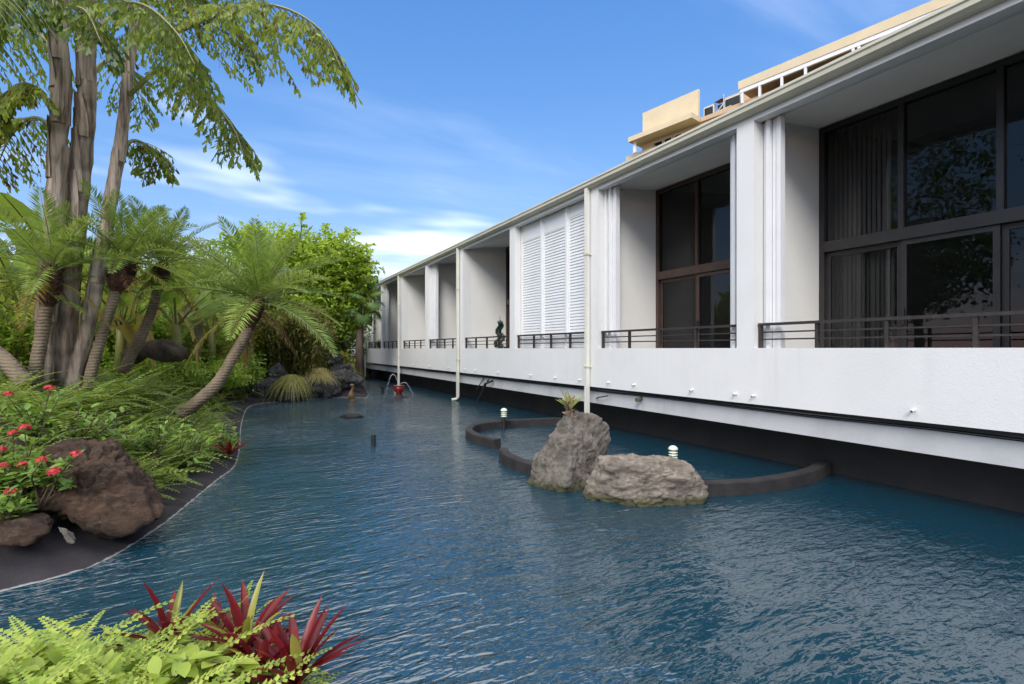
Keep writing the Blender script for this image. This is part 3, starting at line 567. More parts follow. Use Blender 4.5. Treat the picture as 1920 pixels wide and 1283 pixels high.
m = MB(); m.lathe([(.16,-.3),(.16,.03),(.11,.07),(.10,.101)], 14); m.build('base', M['rock_dark'], ft, True)
wm = bpy.data.materials.new('spray_water'); wm.use_nodes = True; q = wm.node_tree.nodes['Principled BSDF']; q.inputs['Base Color'].default_value = (.85,.88,.9,1); q.inputs['Roughness'].default_value = .15; q.inputs['Transmission Weight'].default_value = .35; q.inputs['IOR'].default_value = 1.33
cr = Vector((CS,-SN,0))
for dx, hh, r_ in ((-.42,.44,.009),(.46,.17,.006)):
    m = MB(); rr = random.Random(3)
    for i in range(46):
        u = i/45; p = Vector((0,0,.37))+cr*(dx*u)+Vector((0,0,hh*4*u*(1-u)-(.33*u*u))); k = r_*(1-.4*u)
        for _ in range(2 if u > .35 else 1):
            o = Vector((rr.gauss(0,1), rr.gauss(0,1), rr.gauss(0,1)))*(.014*u); m.tube([p+o+cr*(-.012 if dx < 0 else .012)+Vector((0,0,-.012*(1-2*u))), p+o, p+o+cr*(.012 if dx < 0 else -.012)], [k*.3, k, k*.3], 5)
    m.build('water_jet', wm, ft)['kind'] = 'stuff'
hullrock('boulder', 'small wet stone at the foot of the red fountain', [Vector((4.62,15.5,-.1))+Vector(p) for p in ((-.15,-.1,0),(.22,-.12,0),(.2,.15,0),(-.1,.15,0),(0,0,.2),(.1,.02,.17),(0,0,-.1))], M['rock_dark'], 3, .02, 8, seed=5)
# bird figure
t = thing('bird_figure', 'small brown and gold long necked bird figure at the tip of the far apron', 'statue', (2.92,15.25,0)); m = MB()
m.tube(spline([(0,0,-.1),(0,0,.05),(-.02,0,.16),(-.015,0,.25),(.02,0,.34),(.03,0,.42),(.0,0,.465),(-.06,0,.468)], 20), [.045,.06,.075,.09,.10,.10,.092,.08,.066,.055,.047,.042,.04,.039,.04,.044,.046,.042,.032,.02,.008], 12); m.build('body', M['statue'], t, True)
m = MB(); m.lathe([(.10,-.1),(.10,.02),(.07,.05)], 12); m.build('base', M['statue'], t)

# ------------------------------------------------------------------ rocks on the banks
def blob(c, rx, ry, rz, seed, n=16):
    rr = random.Random(seed); o = []
    for i in range(n):
        v = Vector((rr.gauss(0,1), rr.gauss(0,1), rr.gauss(0,1))).normalized(); k = rr.uniform(.82,1.12); o.append(Vector(c)+Vector((v.x*rx*k, v.y*ry*k, v.z*rz*k)))
    return o
br = [P(48,900,4.2), P(75,850,4.35), P(130,822,4.5), P(205,822,4.6), P(235,850,4.5), P(285,930,4.2), P(314,948,4.05), P(300,985,3.85), P(250,1000,3.75), P(150,985,3.7), P(90,960,3.75), P(60,940,3.9), P(160,870,3.95), P(100,840,5.0), P(220,840,5.0), P(290,940,4.6), P(200,1010,3.8), P(240,900,3.95)]
hullrock('boulder', 'big dark brown lava boulder on the near apron under the ferns', br, M['rock_brown'], 6, .06, 3.4, (1,1,1.6), 6, smooth_it=1)
hullrock('boulder', 'low grey brown rock at the left edge below the ixora flowers', [P(-30,975,3.6), P(0,962,3.65), P(50,958,3.7), P(95,972,3.6), P(100,1000,3.45), P(60,1025,3.35), P(0,1030,3.3), P(-40,1010,3.4), P(40,980,3.4), P(80,975,3.9), P(-20,985,3.9)], M['rock_brown'], 5, .03, 5, (1,1,2), 7)
hullrock('boulder', 'small pale streaked stone lying on the black apron by the big boulder', [P(100,978,3.62), P(115,985,3.5), P(152,1015,3.4), P(150,1030,3.36), P(130,1028,3.38), P(105,995,3.5), P(140,1000,3.6), P(125,990,3.62)], M['rock_grey'], 4, .02, 7, seed=8)
BR = [(495,14.75,.55,.36,'rounded dark lava rock at the left end of the far shore'),(522,15.1,.48,.66,'tall layered lava rock beside the bamboo'),(532,14.75,.50,.16,'low flat lava rock on the far apron left of the grass tuft'),(572,15.45,.40,.42,'lava rock half hidden behind the drooping grass tuft'),
      (586,15.9,.27,.75,'dark upright rock at the foot of the bamboo'),(582,15.5,.46,.40,'dark rock left of the pale rounded rock'),(614,15.95,.66,.46,'pale grey rounded rock on the far apron below the grass mound'),(646,16.6,.66,.55,'big grey rounded rock behind the bird figure'),(634,17.5,.55,.62,'charcoal rock behind the big grey rounded rock'),
      (624,18.2,.45,.85,'tall black lava rock below the yellow green shrub'),(660,24,.7,.6,'dark rock at the foot of the building end'),(676,26.5,.8,.5,'brown rock pile under the far corner of the building'),(554,15.0,.34,.16,'small flat stone under the grass tuft')]
for i, (px, d, rx, rz, lb) in enumerate(BR):
    c = P(px,700,d); c.z = bz(c.x,c.y)+rz*.40
    hullrock('shore_rock', lb, blob(c, rx, rx*.8, rz, 20+i), M['rock_dark'] if 'brown' not in lb else M['rock_brown'], 5 if d < 20 else 4, .07, 2.6, seed=10+i, group='rocks along the far shore')
lg = MB(); a, b = P(238,668,9.0), P(338,660,8.6); pts = spline([a, P(265,655,9), P(300,652,8.8), b], 14); lg.tube(spline([P(236,670,9.0), P(265,660,9), P(300,657,8.8), P(330,661,8.6), P(342,665,8.5)], 28), [.06+.11*math.sin(math.pi*min(1,.08+i/30))**.5+.02*math.sin(i*.5) for i in range(29)], 18, seedn=.45); lgo = tag(lg.build('driftwood_log', M['log'], None, True), 'dark weathered log lying among the ferns behind the leaning palms', 'log')

# ------------------------------------------------------------------ plant builders
Z = Vector((0,0,1))
def pinnate(m, pts, n, ll, w, t0=.15, fold=.35, sweep=.55, droop=.25, rad=.012, mi=0, mr=1, jit=.12, rnd=random, shape=None, swt=.5):
    N_ = len(pts)-1; m.tube(pts, [rad*(1-.85*i/N_) for i in range(N_+1)], 4, mr, False)
    for i in range(n):
        t = t0+(1-t0)*(i+.5)/n; u = t*N_; k = min(int(u), N_-1); p = pts[k].lerp(pts[k+1], u-k); T = (pts[k+1]-pts[k]).normalized()
        S = T.cross(Z); S = S.normalized() if S.length > 1e-4 else Vector((1,0,0)); U = S.cross(T)
        s_ = (shape(t) if shape else (math.sin(math.pi*min(1,(t-t0)/(1-t0)*.86+.12))**.7))
        for sd_ in (-1, 1):
            d = (S*sd_*1.0+T*(sweep+swt*t)+U*fold+Vector((rnd.gauss(0,jit), rnd.gauss(0,jit), rnd.gauss(0,jit)))).normalized()
            L_ = ll*s_*rnd.uniform(.88,1.08); d1 = (d-Z*droop).normalized()
            m.add([p, p+d*(L_*.42)-T*w, p+d*(L_*.42)+d1*(L_*.58), p+d*(L_*.42)+T*w], [(0,1,2,3)], mi)
def frond_mesh(name, L_, n, ll, w, curve, mats, seed, **kw):
    rnd = random.Random(seed); m = MB()
    pts = [Vector((L_*(t-.10*curve*t**3), .04*L_*math.sin(t*3+seed)*t, -L_*curve*t**2.0)) for t in [i/12 for i in range(13)]]
    pinnate(m, pts, n, ll, w, rnd=rnd, **kw); me = m.mesh(name)
    for x in mats: me.materials.append(x)
    return me
DATE = [frond_mesh('date_frond', 1.25, 56, .31, .0115, c, (M['date'], M['petiole']), 40+i, fold=.45, sweep=.45, droop=.35, t0=.12) for i, c in enumerate((.12,.28,.45,.6))]
DATE_O = frond_mesh('old_frond', 1.15, 44, .26, .0085, .6, (M['date_old'], M['petiole']), 47, fold=.1, droop=.6)
DATE_D = frond_mesh('dead_frond', 1.0, 34, .2, .007, .75, (M['date_dead'], M['fibre']), 48, fold=-.2, droop=.8)
def place(me, name, parent, loc, az, pitch, roll=0, s=1.):
    o = bpy.data.objects.new(name, me); COL.objects.link(o); o.parent = parent
    o.matrix_basis = Matrix.Translation(loc) @ Matrix.Rotation(az,4,'Z') @ Matrix.Rotation(-pitch,4,'Y') @ Matrix.Rotation(roll,4,'X') @ Matrix.Scale(s,4)
    return o
def date_palm(label, trunk, r0, r1, nf, size, seed, head=.14, old=4, dead=3):
    rnd = random.Random(seed); base = Vector(trunk[0]); t = thing('date_palm', label, 'palm', base, 'slender date palms in the garden')
    pts = spline([Vector(p)-base for p in trunk], 40); m = MB()
    m.tube(pts, [(r0+(r1-r0)*i/40)*(1+.07*(i % 2)) for i in range(41)], 12, seedn=.25); m.build('trunk', M['datetrunk'], t, True)
    top = pts[-1]; dirn = (pts[-1]-pts[-4]).normalized()
    # fibrous head with old leaf stubs
    h = MB(); hp = [top-dirn*.36, top-dirn*.26, top-dirn*.12, top+dirn*.02, top+dirn*.14, top+dirn*.22]; h.tube(hp, [r1*1.0, head*.62, head*.82, head*.85, head*.6, head*.3], 12, seedn=.4)
    for i in range(170):
        a = rnd.uniform(0, 2*math.pi); u = rnd.uniform(-.34, .16); x = dirn.orthogonal().normalized(); y = dirn.cross(x); o = x*math.cos(a)+y*math.sin(a)
        b = top+dirn*u+o*head*.75; d = (o*.8+dirn*rnd.uniform(-.3,.9)).normalized()*rnd.uniform(.06,.14); h.leaf(b, d, dirn.cross(d).normalized()*.014, dirn)
    h.build('fibre_head', M['fibre'], t)
    for i in range(nf):
        q = i/(nf-1); el = R(86-80*q**.95+rnd.uniform(-7,7)); az = i*2.39996+rnd.uniform(-.2,.2)
        me = DATE[min(3, max(0, int(q*3.6)))]
        place(me, 'frond', t, top+dirn*(.2-.12*q)+Vector((math.cos(az),math.sin(az),0))*.03, az, el, rnd.uniform(-.3,.3), size*rnd.uniform(.85,1.1)*(.8+.2*min(1,q*4)))
    for i in range(old): place(DATE_O, 'yellowing_frond', t, top+dirn*.0, rnd.uniform(0,6.28), R(rnd.uniform(-30,5)), 0, size*.95)
    for i in range(dead): place(DATE_D, 'dead_frond', t, top-dirn*.06, rnd.uniform(0,6.28), R(rnd.uniform(-45,5)), 0, size*.8)
    return t
date_palm('date palm with a round brown fibre head, upright beside the big trunk clump', [P(165,730,7.2),P(180,665,7.25),P(200,600,7.3),P(216,548,7.35),P(230,505,7.4)], .072, .058, 28, .86, 1, .19, 2, 2)
date_palm('date palm leaning right in front of the banana leaves', [P(232,700,8.2),P(255,650,8.3),P(278,600,8.4),P(292,555,8.4),P(302,510,8.4)], .082, .062, 28, .92, 2, .15, 3, 3)
date_palm('date palm curving out over the water from the fern bank', [P(335,778,7.6),P(372,752,7.7),P(412,712,7.85),P(440,665,8.0),P(462,625,8.1),P(480,578,8.15)], .092, .07, 32, 1.1, 3, .15, 4, 4)
date_palm('date palm just left of the trunk clump with yellow tipped fronds', [P(66,720,6.7),P(76,640,6.7),P(88,570,6.7),P(94,525,6.7)], .075, .07, 18, .85, 4, .13, 2, 1)
date_palm('date palm leaning out of the frame at the left edge', [P(52,722,6.3),P(15,680,6.3),P(-40,640,6.3),P(-85,585,6.3),P(-105,530,6.3)], .10, .085, 28, 1.0, 5, .13)
date_palm('small date palm farther back between the two leaning palms', [P(365,690,12),P(368,640,12),P(372,600,12),P(376,560,12)], .12, .12, 24, 1.0, 6, .2, 8, 6)
# fishtail palm clump
fp = thing('fishtail_palm', 'tall clump of grey fishtail palm trunks with drooping ragged leaves at left', 'palm', P(125,720,7.1)); fb = Vector(fp.location)
TR = [([P(76,735,7.0),P(81,690,7.0),P(89,565,7.0),P(102,400,7.0),P(108,300,7.0),P(113,200,7.0),P(112,100,7.0),P(108,-40,7.0),P(102,-180,7.0)], .112, .095),
      ([P(108,735,7.25),P(116,690,7.25),P(128,565,7.25),P(144,400,7.25),P(155,300,7.25),P(162,200,7.25),P(164,100,7.25),P(167,-40,7.25),P(170,-150,7.25)], .14, .098),
      ([P(136,735,7.1),P(145,690,7.15),P(174,565,7.2),P(204,400,7.25),P(222,300,7.3),P(235,200,7.3),P(246,100,7.35),P(258,10,7.4)], .108, .05)]
def local(p): return Vector(p)-fb
for i, (tp, r0, r1) in enumerate(TR):
    rnd = random.Random(60+i); pts = spline([local(p) for p in tp], 60); m = MB()
    rad = [(r0+(r1-r0)*(j/60)**.8)*(1.05 if j % 5 == 0 else 1) for j in range(61)]
    m.tube(pts, rad, 18, seedn=.28); tk = m.build('trunk', M['fishtrunk'], fp, True)
    for j in range(9 if i < 2 else 7):              # clasping dry sheaths
        k0 = 13+j*5+rnd.randint(-2,2); ln = rnd.randint(7,12); a0 = rnd.uniform(3.0,5.8); vs = []; fs = []; W_ = 7
        for q in range(ln):
            k = min(k0+q, 60); T = (pts[min(k+1,60)]-pts[k-1]).normalized(); x = T.orthogonal().normalized(); x = (Vector((1,0,0))-T*T.x).normalized(); y = T.cross(x)
            wd = 1.35*(1-.75*(q/ln)**1.5)
            for e in range(W_):
                a = a0+(e/(W_-1)-.5)*wd*2; rr = rad[k]*(1.08+.16*(q/ln)**2+.10*abs(e-3)/3+.07*rnd.random()); vs.append(pts[k]+x*(rr*math.cos(a))+y*(rr*math.sin(a)))
        for q in range(ln-1):
            for e in range(W_-1): fs.append((q*W_+e, q*W_+e+1, (q+1)*W_+e+1, (q+1)*W_+e))
        m = MB(); m.add(vs, fs); m.build('sheath', M['sheath'], tk, True)
def fish_frond(ctrl, seed, dens=1., n2=13, sl=.75):
    rnd = random.Random(seed); m = MB(); pts = spline([local(p) for p in ctrl], 26); N_ = 26
    m.tube(pts, [.035*(1-.85*i/N_) for i in range(N_+1)], 5, 1, False)
    for i in range(int(n2*2)):
        t = .22+.78*(i+.5)/(n2*2); u = t*N_; k = min(int(u), N_-1); p = pts[k].lerp(pts[k+1], u-k); T = (pts[k+1]-pts[k]).normalized(); S = T.cross(Z).normalized()
        for sd_ in (-1, 1):
            L_ = sl*(math.sin(math.pi*min(1, .16+t*.80))**.6)*rnd.uniform(.75,1.1); d = (S*sd_+T*.55-Z*rnd.uniform(.15,.75)).normalized()
            q = [p+d*(L_*s_)-Z*(L_*.38*s_*s_) for s_ in [j/6 for j in range(7)]]
            m.tube(q, [.008*(1-.8*j/6) for j in range(7)], 3, 1, False)
            nl = max(6, int(21*dens*L_/.6))
            for j in range(nl):
                s_ = .12+.88*(j+.5)/nl*1.0; b = p+d*(L_*s_)-Z*(L_*.38*s_*s_); q_ = -1 if j % 2 else 1
                e = (d*.45+T*(.5*q_)-Z*rnd.uniform(.6,1.7)+Vector((rnd.gauss(0,.25),rnd.gauss(0,.25),0))).normalized(); l_ = rnd.uniform(.07,.135)
                w_ = e.cross(Vector((rnd.gauss(0,1),rnd.gauss(0,1),rnd.gauss(0,.4)))).normalized()*(l_*rnd.uniform(.14,.30))
                m.add([b, b+e*(l_*rnd.uniform(.7,.9))-w_, b+e*(l_*rnd.uniform(.75,.9))-w_*.2, b+e*l_*1.1+w_*.5, b+e*(l_*.68)+w_], [(0,1,2,3,4)])
    return m.build('frond', [M['fish'], M['petiole']], fp)
FR = [([P(250,70,7.4),P(330,60,7.0),P(430,18,6.6),P(520,12,6.3),P(600,55,6.1),P(640,128,6.0)], 1.15, 15, .85),
      ([P(240,180,7.3),P(300,130,7.1),P(355,140,6.9),P(405,195,6.8),P(440,245,6.7),P(456,290,6.6)], 1.1, 12, .62),
      ([P(225,290,7.3),P(245,265,7.5),P(270,270,7.7),P(292,292,7.9),P(303,318,8)], .9, 8, .5),
      ([P(168,60,7.2),P(230,20,7.8),P(330,-10,8.4),P(430,30,8.8),P(490,110,9)], 1., 13, .9),
      ([P(166,40,7.2),P(200,10,6.6),P(270,10,6.1),P(330,60,5.9),P(365,120,5.8)], 1., 12, .75),
      ([P(106,40,7.0),P(70,-20,6.8),P(20,-10,6.6),P(-40,60,6.4),P(-70,140,6.3)], 1., 13, .8),
      ([P(106,120,7.0),P(70,60,7.4),P(20,60,7.8),P(-30,130,8.1),P(-50,200,8.2)], 1., 12, .75),
      ([P(108,260,7.0),P(80,225,7.2),P(50,225,7.5),P(15,265,7.7),P(-8,320,7.8)], 1.0, 10, .62),
      ([P(106,230,7.0),P(75,170,6.8),P(30,160,6.6),P(-10,210,6.5)], 1., 10, .65),
      ([P(168,-20,7.2),P(180,-80,7.0),P(240,-110,6.8),P(310,-60,6.6),P(350,10,6.5)], 1., 12, .8),
      ([P(104,-60,7.0),P(110,-110,7.6),P(150,-120,8.2),P(200,-60,8.8),P(230,30,9.1)], 1., 12, .8),
      ([P(258,20,7.4),P(300,-40,7.6),P(380,-60,7.8),P(460,-20,8.0),P(520,60,8.1)], 1., 13, .85),
      ([P(100,-60,7.0),P(60,-90,6.2),P(20,-60,5.7),P(-10,20,5.4)], 1., 12, .75),
      ([P(166,160,7.2),P(190,120,7.8),P(225,120,8.4),P(255,170,8.8),P(268,225,9)], .9, 9, .6),
      ([P(250,100,7.4),P(262,60,7.9),P(300,70,8.4),P(335,130,8.7),P(352,200,8.9)], .9, 10, .65),
      ([P(104,60,7.0),P(120,20,6.4),P(160,20,6.0),P(190,80,5.8)], .8, 9, .6),
      ([P(160,-40,7.2),P(110,-60,8.2),P(50,-20,8.8),P(10,60,9.2)], 1., 12, .8)]
for i, (c, dn, n2, sl_) in enumerate(FR): fish_frond(c, 100+i, dn, n2, sl_)
# ferns
FERN = [frond_mesh('fern_frond', .40, 17, .088, .0105, c, (M['fern'], M['petiole']), 70+i, fold=.05, sweep=.05, swt=.25, droop=.15, rad=.004, t0=.08, shape=lambda t: max(.12, 1-.85*t**1.8), jit=.07) for i, c in enumerate((.5,.85,1.2))]
FERN_D = frond_mesh('dead_frond', .42, 15, .07, .007, 1.3, (M['date_dead'], M['fibre']), 78, fold=-.1, sweep=.1, swt=.25, droop=.5, rad=.004, t0=.08, jit=.2)
FERN_Y = [frond_mesh('fern_frond', .48, 22, .085, .0125, c, (M['fern_y'], M['petiole']), 80+i, fold=.05, sweep=.05, swt=.25, droop=.15, rad=.004, t0=.08, shape=lambda t: max(.12, 1-.85*t**1.8), jit=.09) for i, c in enumerate((.3,.55,.8))]
def fern(loc, n, s, label, group, rnd, ms=FERN, lo=5, hi=75):
    t = thing('fern', label, 'fern', loc, group)
    for i in range(n):
        q = i/n; place(ms[rnd.randrange(3)], 'frond', t, Vector((rnd.gauss(0,.03),rnd.gauss(0,.03),0)), i*2.39996+rnd.uniform(-.3,.3), R(hi-(hi-lo)*q**.8+rnd.uniform(-8,8)), rnd.uniform(-.25,.25), s*rnd.uniform(.8,1.15))
    for i in range(rnd.choice((0,1,2,3))): place(FERN_D, 'dead_frond', t, Vector((0,0,-.02)), rnd.uniform(0,6.28), R(rnd.uniform(-15,25)), 0, s)
    return t
rnd = random.Random(11); cand = []
def scatter(n, x0, x1, y0, y1, dlo, dhi, gap, rnd, pts, bad=()):
    out = []; tries = 0
    while len(out) < n and tries < 6000:
        tries += 1; x, y = rnd.uniform(x0,x1), rnd.uniform(y0,y1); d = float(SD1(np.array([x]), np.array([y]))[0])
        if not (dlo < d < dhi): continue
        if any((x-a)**2+(y-b)**2 < gap*gap for a, b in pts): continue
        if any((x-a)**2+(y-b)**2 < r*r for a, b, r in bad): continue
        pts.append((x,y)); out.append((x,y,d))
    return out
FP = []
BAD = [(-1.15,5.05,.62),(-1.75,4.4,.4)]
for x, y, d in scatter(60, -2.8, .1, 4.9, 9.8, .42, 1.2, .21, rnd, FP, BAD):
    fern((x,y,bz(x,y)-.02), 16, rnd.uniform(.85,1.3), 'bright green fern arching over the near shore edge', 'ferns along the near shore', rnd)
for x, y, d in scatter(75, -4.2, -.3, 5.4, 12.5, 1.1, 3.0, .30, rnd, FP, BAD):
    fern((x,y,bz(x,y)-.02), 17, rnd.uniform(1.1,1.7), 'green fern on top of the garden bed among the palm trunks', 'ferns on top of the garden bed', rnd)
for x, y, d in scatter(34, -1.2, 1.6, 9.5, 17.5, .45, 2.6, .45, rnd, FP, BAD):
    fern((x,y,bz(x,y)-.02), 12, rnd.uniform(1.0,1.4), 'light green fern on the bank beyond the curving palm', 'ferns beyond the curving palm', rnd)
# low leafy cover between ferns
def leafmass(name, label, cat, pts_r, n, size, m, seed, kind=None, flat=.6, parent=None):
    rr = random.Random(seed); mb = MB()
    for i in range(n):
        c, r_ = pts_r(rr); d = Vector((rr.gauss(0,1),rr.gauss(0,1),rr.gauss(0,flat))).normalized(); L_ = size*rr.uniform(.6,1.25); w_ = d.cross(Vector((rr.gauss(0,.5),rr.gauss(0,.5),1))).normalized()*L_*.27
        mb.leaf(c, d*L_, w_, Z, 0, .25)
    o = mb.build(name, m, parent)
    if label: tag(o, label, cat, None, kind)
    return o
def cover_pt(rr):
    while True:
        x, y = rr.uniform(-7,4.6), rr.uniform(4.6,24); d = float(SD1(np.array([x]), np.array([y]))[0])
        if d > (.62 if y < 14 else 1.3) and not any((x-a)**2+(y-b)**2 < r*r*.6 for a, b, r in BAD): return Vector((x, y, bz(x,y)+rr.uniform(0,.16))), 0
leafmass('ground_cover', 'low leafy ground cover between the ferns', 'ground cover', cover_pt, 12000, .11, M['midg'], 5, 'stuff')
# yellow-green ferns and red blades in front
rnd = random.Random(21); NF = []
for i in range(95):
    for _ in range(60):
        x, y = rnd.uniform(-1.9,.12), rnd.uniform(1.75,3.2); d = float(SD2(np.array([x]), np.array([y]))[0])
        if d > .06 and all((x-a)**2+(y-b)**2 > .145**2 for a, b in NF): NF.append((x,y)); break
for x, y in NF: fern((x,y,fz(x,y)+.03), 11, rnd.uniform(.65,.95), 'yellow green fern in the sunlit clump at the bottom left', 'yellow green ferns in the foreground', rnd, FERN_Y, 0, 58)
def bromeliad(label, loc, n, L_, seed, tilt=(0,0)):
    rr = random.Random(seed); t = thing('red_bromeliad', label, 'bromeliad', loc)
    for i in range(n):
        q = i/n; az = i*2.4+rr.uniform(-.3,.3); el = R(82-52*q+rr.uniform(-8,8)); l_ = L_*rr.uniform(.75,1.1); w_ = .022*rr.uniform(.8,1.2); m = MB(); vs = []; fs = []; K = 7
        for j in range(K):
            s_ = j/(K-1); ww = w_*(.75+.5*s_-1.25*s_**4)*(1 if j < K-1 else .05); x = l_*s_; z = -l_*.22*s_*s_*(1.2-q*.2)
            vs += [(x,-ww,z+ww*.55),(x,0,z),(x,ww,z+ww*.55)]
        for j in range(K-1):
            for e in range(2): fs.append((j*3+e, j*3+e+1, (j+1)*3+e+1, (j+1)*3+e))
        m.add(vs, fs); green = q < .3 and rr.random() < .28
        o = m.build('blade', M['brom_g'] if green else M['brom_r'], t, True)
        o.matrix_basis = Matrix.Translation((.015*math.cos(az),.015*math.sin(az),0)) @ Matrix.Rotation(az,4,'Z') @ Matrix.Rotation(-el,4,'Y') @ Matrix.Rotation(rr.uniform(-.3,.3),4,'X')
for i, (px, py, d, n, L_, lb) in enumerate([(318,1215,2.45,20,.31,'dark red bromeliad with olive tips, tallest and farthest left'),(395,1210,2.5,12,.24,'small red bromeliad tucked behind the tall yellow fern frond'),(460,1222,2.35,20,.31,'dark red bromeliad in the middle of the foreground clump'),(490,1268,2.2,15,.25,'low red bromeliad between the middle and right ones'),(555,1282,2.15,22,.32,'bright red bromeliad at the right end of the clump, over the water')]):
    bromeliad(lb, P(px,py,d), n, L_, 30+i)
bromeliad('magenta leaved bromeliad leaning over the water at the corner of the near bank', P(432,852,6.7), 11, .26, 77)
fern(P(425,1215,2.42), 6, .62, 'tall yellow green fern standing upright between the red bromeliads', None, rnd, FERN_Y, 55, 88)
# ixora
def broadleaf_mesh(name, L_, w_, m):
    mb = MB(); K = 5; vs = []; fs = []
    for j in range(K):
        s_ = j/(K-1); ww = w_*math.sin(math.pi*(.06+.93*s_))**.8; vs += [(L_*s_,-ww,.25*ww-L_*.15*s_*s_),(L_*s_,0,-L_*.15*s_*s_),(L_*s_,ww,.25*ww-L_*.15*s_*s_)]
    for j in range(K-1):
        for e in range(2): fs.append((j*3+e,j*3+e+1,(j+1)*3+e+1,(j+1)*3+e))
    mb.add(vs, fs); me = mb.mesh(name); me.materials.append(m); me.polygons.foreach_set('use_smooth', [True]*len(me.polygons)); return me
IXL = broadleaf_mesh('leaf', .085, .020, M['ixora'])
fl = MB(); rr = random.Random(9)
for i in range(46):
    v = Vector((rr.gauss(0,1),rr.gauss(0,1),abs(rr.gauss(0,1)))).normalized(); c = v*.036*rr.uniform(.85,1.1); x = v.orthogonal().normalized(); y = v.cross(x); a0 = rr.uniform(0,1.5)
    for k in range(4):
        a = a0+k*math.pi/2; d = (x*math.cos(a)+y*math.sin(a)+v*.15).normalized(); fl.leaf(c, d*.014, d.cross(v)*.0045, v)
FLM = fl.mesh('flower_head'); FLM.materials.append(M['petal'])
LYL = broadleaf_mesh('leaf', .10, .026, M['fern_y'])
def ixora(label, base, tips, seed, flowers=(), lm=None, nm='ixora_shrub'):
    rr = random.Random(seed); base = Vector(base); t = thing(nm, label, 'shrub', base); sm = MB()
    for tp, fl_ in [(p, False) for p in tips]+[(p, True) for p in flowers]:
        tp = Vector(tp)-base; md = tp*.5+Vector((rr.gauss(0,.04),rr.gauss(0,.04),.03)); pts = spline([Vector((rr.gauss(0,.04),rr.gauss(0,.04),-.05)), md, tp], 6); sm.tube(pts, [.008*(1-.09*j) for j in range(7)], 5)
        for k in range(9):
            u = .45+.55*k/8; q = pts[min(6,int(u*6))]; place(lm or IXL, 'leaf', t, q, rr.uniform(0,6.28), R(rr.uniform(-5,60)), rr.uniform(-.4,.4), rr.uniform(.75,1.25))
        if fl_: place(FLM, 'flower_head', t, tp+Vector((0,0,.015)), rr.uniform(0,6), 0, 0, rr.uniform(.85,1.15))
    sm.build('stem', M['twig'], t)
def rb(px0, px1, py0, py1, d0, d1, n, seed):
    rr = random.Random(seed); return [P(rr.uniform(px0,px1), rr.uniform(py0,py1), rr.uniform(d0,d1)) for _ in range(n)]
ixora('ixora shrub with two red flower heads in front of the trunk clump', P(60,850,4.7), rb(-20,130,735,850,4.5,5.0,26,1), 1, [P(15,744,4.55), P(92,733,4.7)])
ixora('leafy ixora shrub without flowers above the big brown boulder', P(150,840,5.1), rb(100,260,740,830,4.9,5.4,24,2), 2)
ixora('ixora shrub with a cluster of coral red flowers at the left edge', P(30,950,3.9), rb(-40,75,820,950,3.7,4.1,24,3), 3, [P(25,818,3.8), P(46,808,3.85), P(44,877,3.75), P(2,850,3.8), P(8,880,3.8)])
ixora('ixora sprig with coral flowers hanging over the big brown boulder', P(85,930,3.85), rb(55,140,855,930,3.62,3.85,11,4), 4, [P(142,858,3.65), P(78,869,3.65), P(102,891,3.6)])
ixora('low ixora sprig with one red flower above the left rock', P(15,985,3.55), rb(-20,40,915,965,3.4,3.7,9,5), 5, [P(20,928,3.45)])
ixora('broad leaved seedling shrub on the shore edge below the curving palm', P(350,880,5.9), rb(320,410,800,870,5.6,6.2,18,6), 6)
ixora('leafy shrub hanging over the water at the corner of the near bank', P(425,850,6.9), rb(395,455,790,860,6.6,7.2,18,7), 7)
ixora('leafy shrub on the bank behind the big brown boulder', P(290,850,5.5), rb(240,340,790,850,5.3,5.8,16,8), 8)
for i, (px, lb) in enumerate([(20,'broad leaved yellow green plant in the bottom left corner'),(150,'broad leaved yellow green plant second from the left along the bottom edge'),(280,'broad leaved yellow green plant below the leftmost red bromeliad'),(400,'broad leaved yellow green plant below the middle red bromeliads')]):
    ixora(lb, P(px,1300,2.1), rb(px-90,px+90,1235,1300,1.9,2.3,8,90+i), 90+i, (), LYL, 'broadleaf_plant')
# banana-like plants
def banana_leaf(L_, w_, m, seed, droop):
    rr = random.Random(seed); mb = MB(); K = 14; vs = []; fs = []
    for j in range(K):
        s_ = j/(K-1); ww = w_*math.sin(math.pi*(.04+.94*s_))**.55; z = -droop*L_*s_*s_; f_ = .45+.15*math.sin(j*1.9+seed)
        vs += [(L_*s_,-ww*rr.uniform(.88,1.05),z-ww*f_*.3),(L_*s_,0,z),(L_*s_,ww*rr.uniform(.88,1.05),z-ww*f_*.3)]
    for j in range(K-1):
        for e in range(2):
            if rr.random() < .95: fs.append((j*3+e,j*3+e+1,(j+1)*3+e+1,(j+1)*3+e))
    mb.add(vs, fs); mb.tube([(L_*s_,0,-droop*L_*s_*s_-.005) for s_ in [j/8 for j in range(9)]], [.018*(1-.8*j/8) for j in range(9)], 5, 1); me = mb.mesh('leaf'); me.materials.append(m); me.materials.append(M['petiole']); return me
BL = [banana_leaf(1.25,.22,M['banana'],1,.15), banana_leaf(1.3,.24,M['banana'],2,.35), banana_leaf(1.2,.2,M['banana_old'],3,.6)]
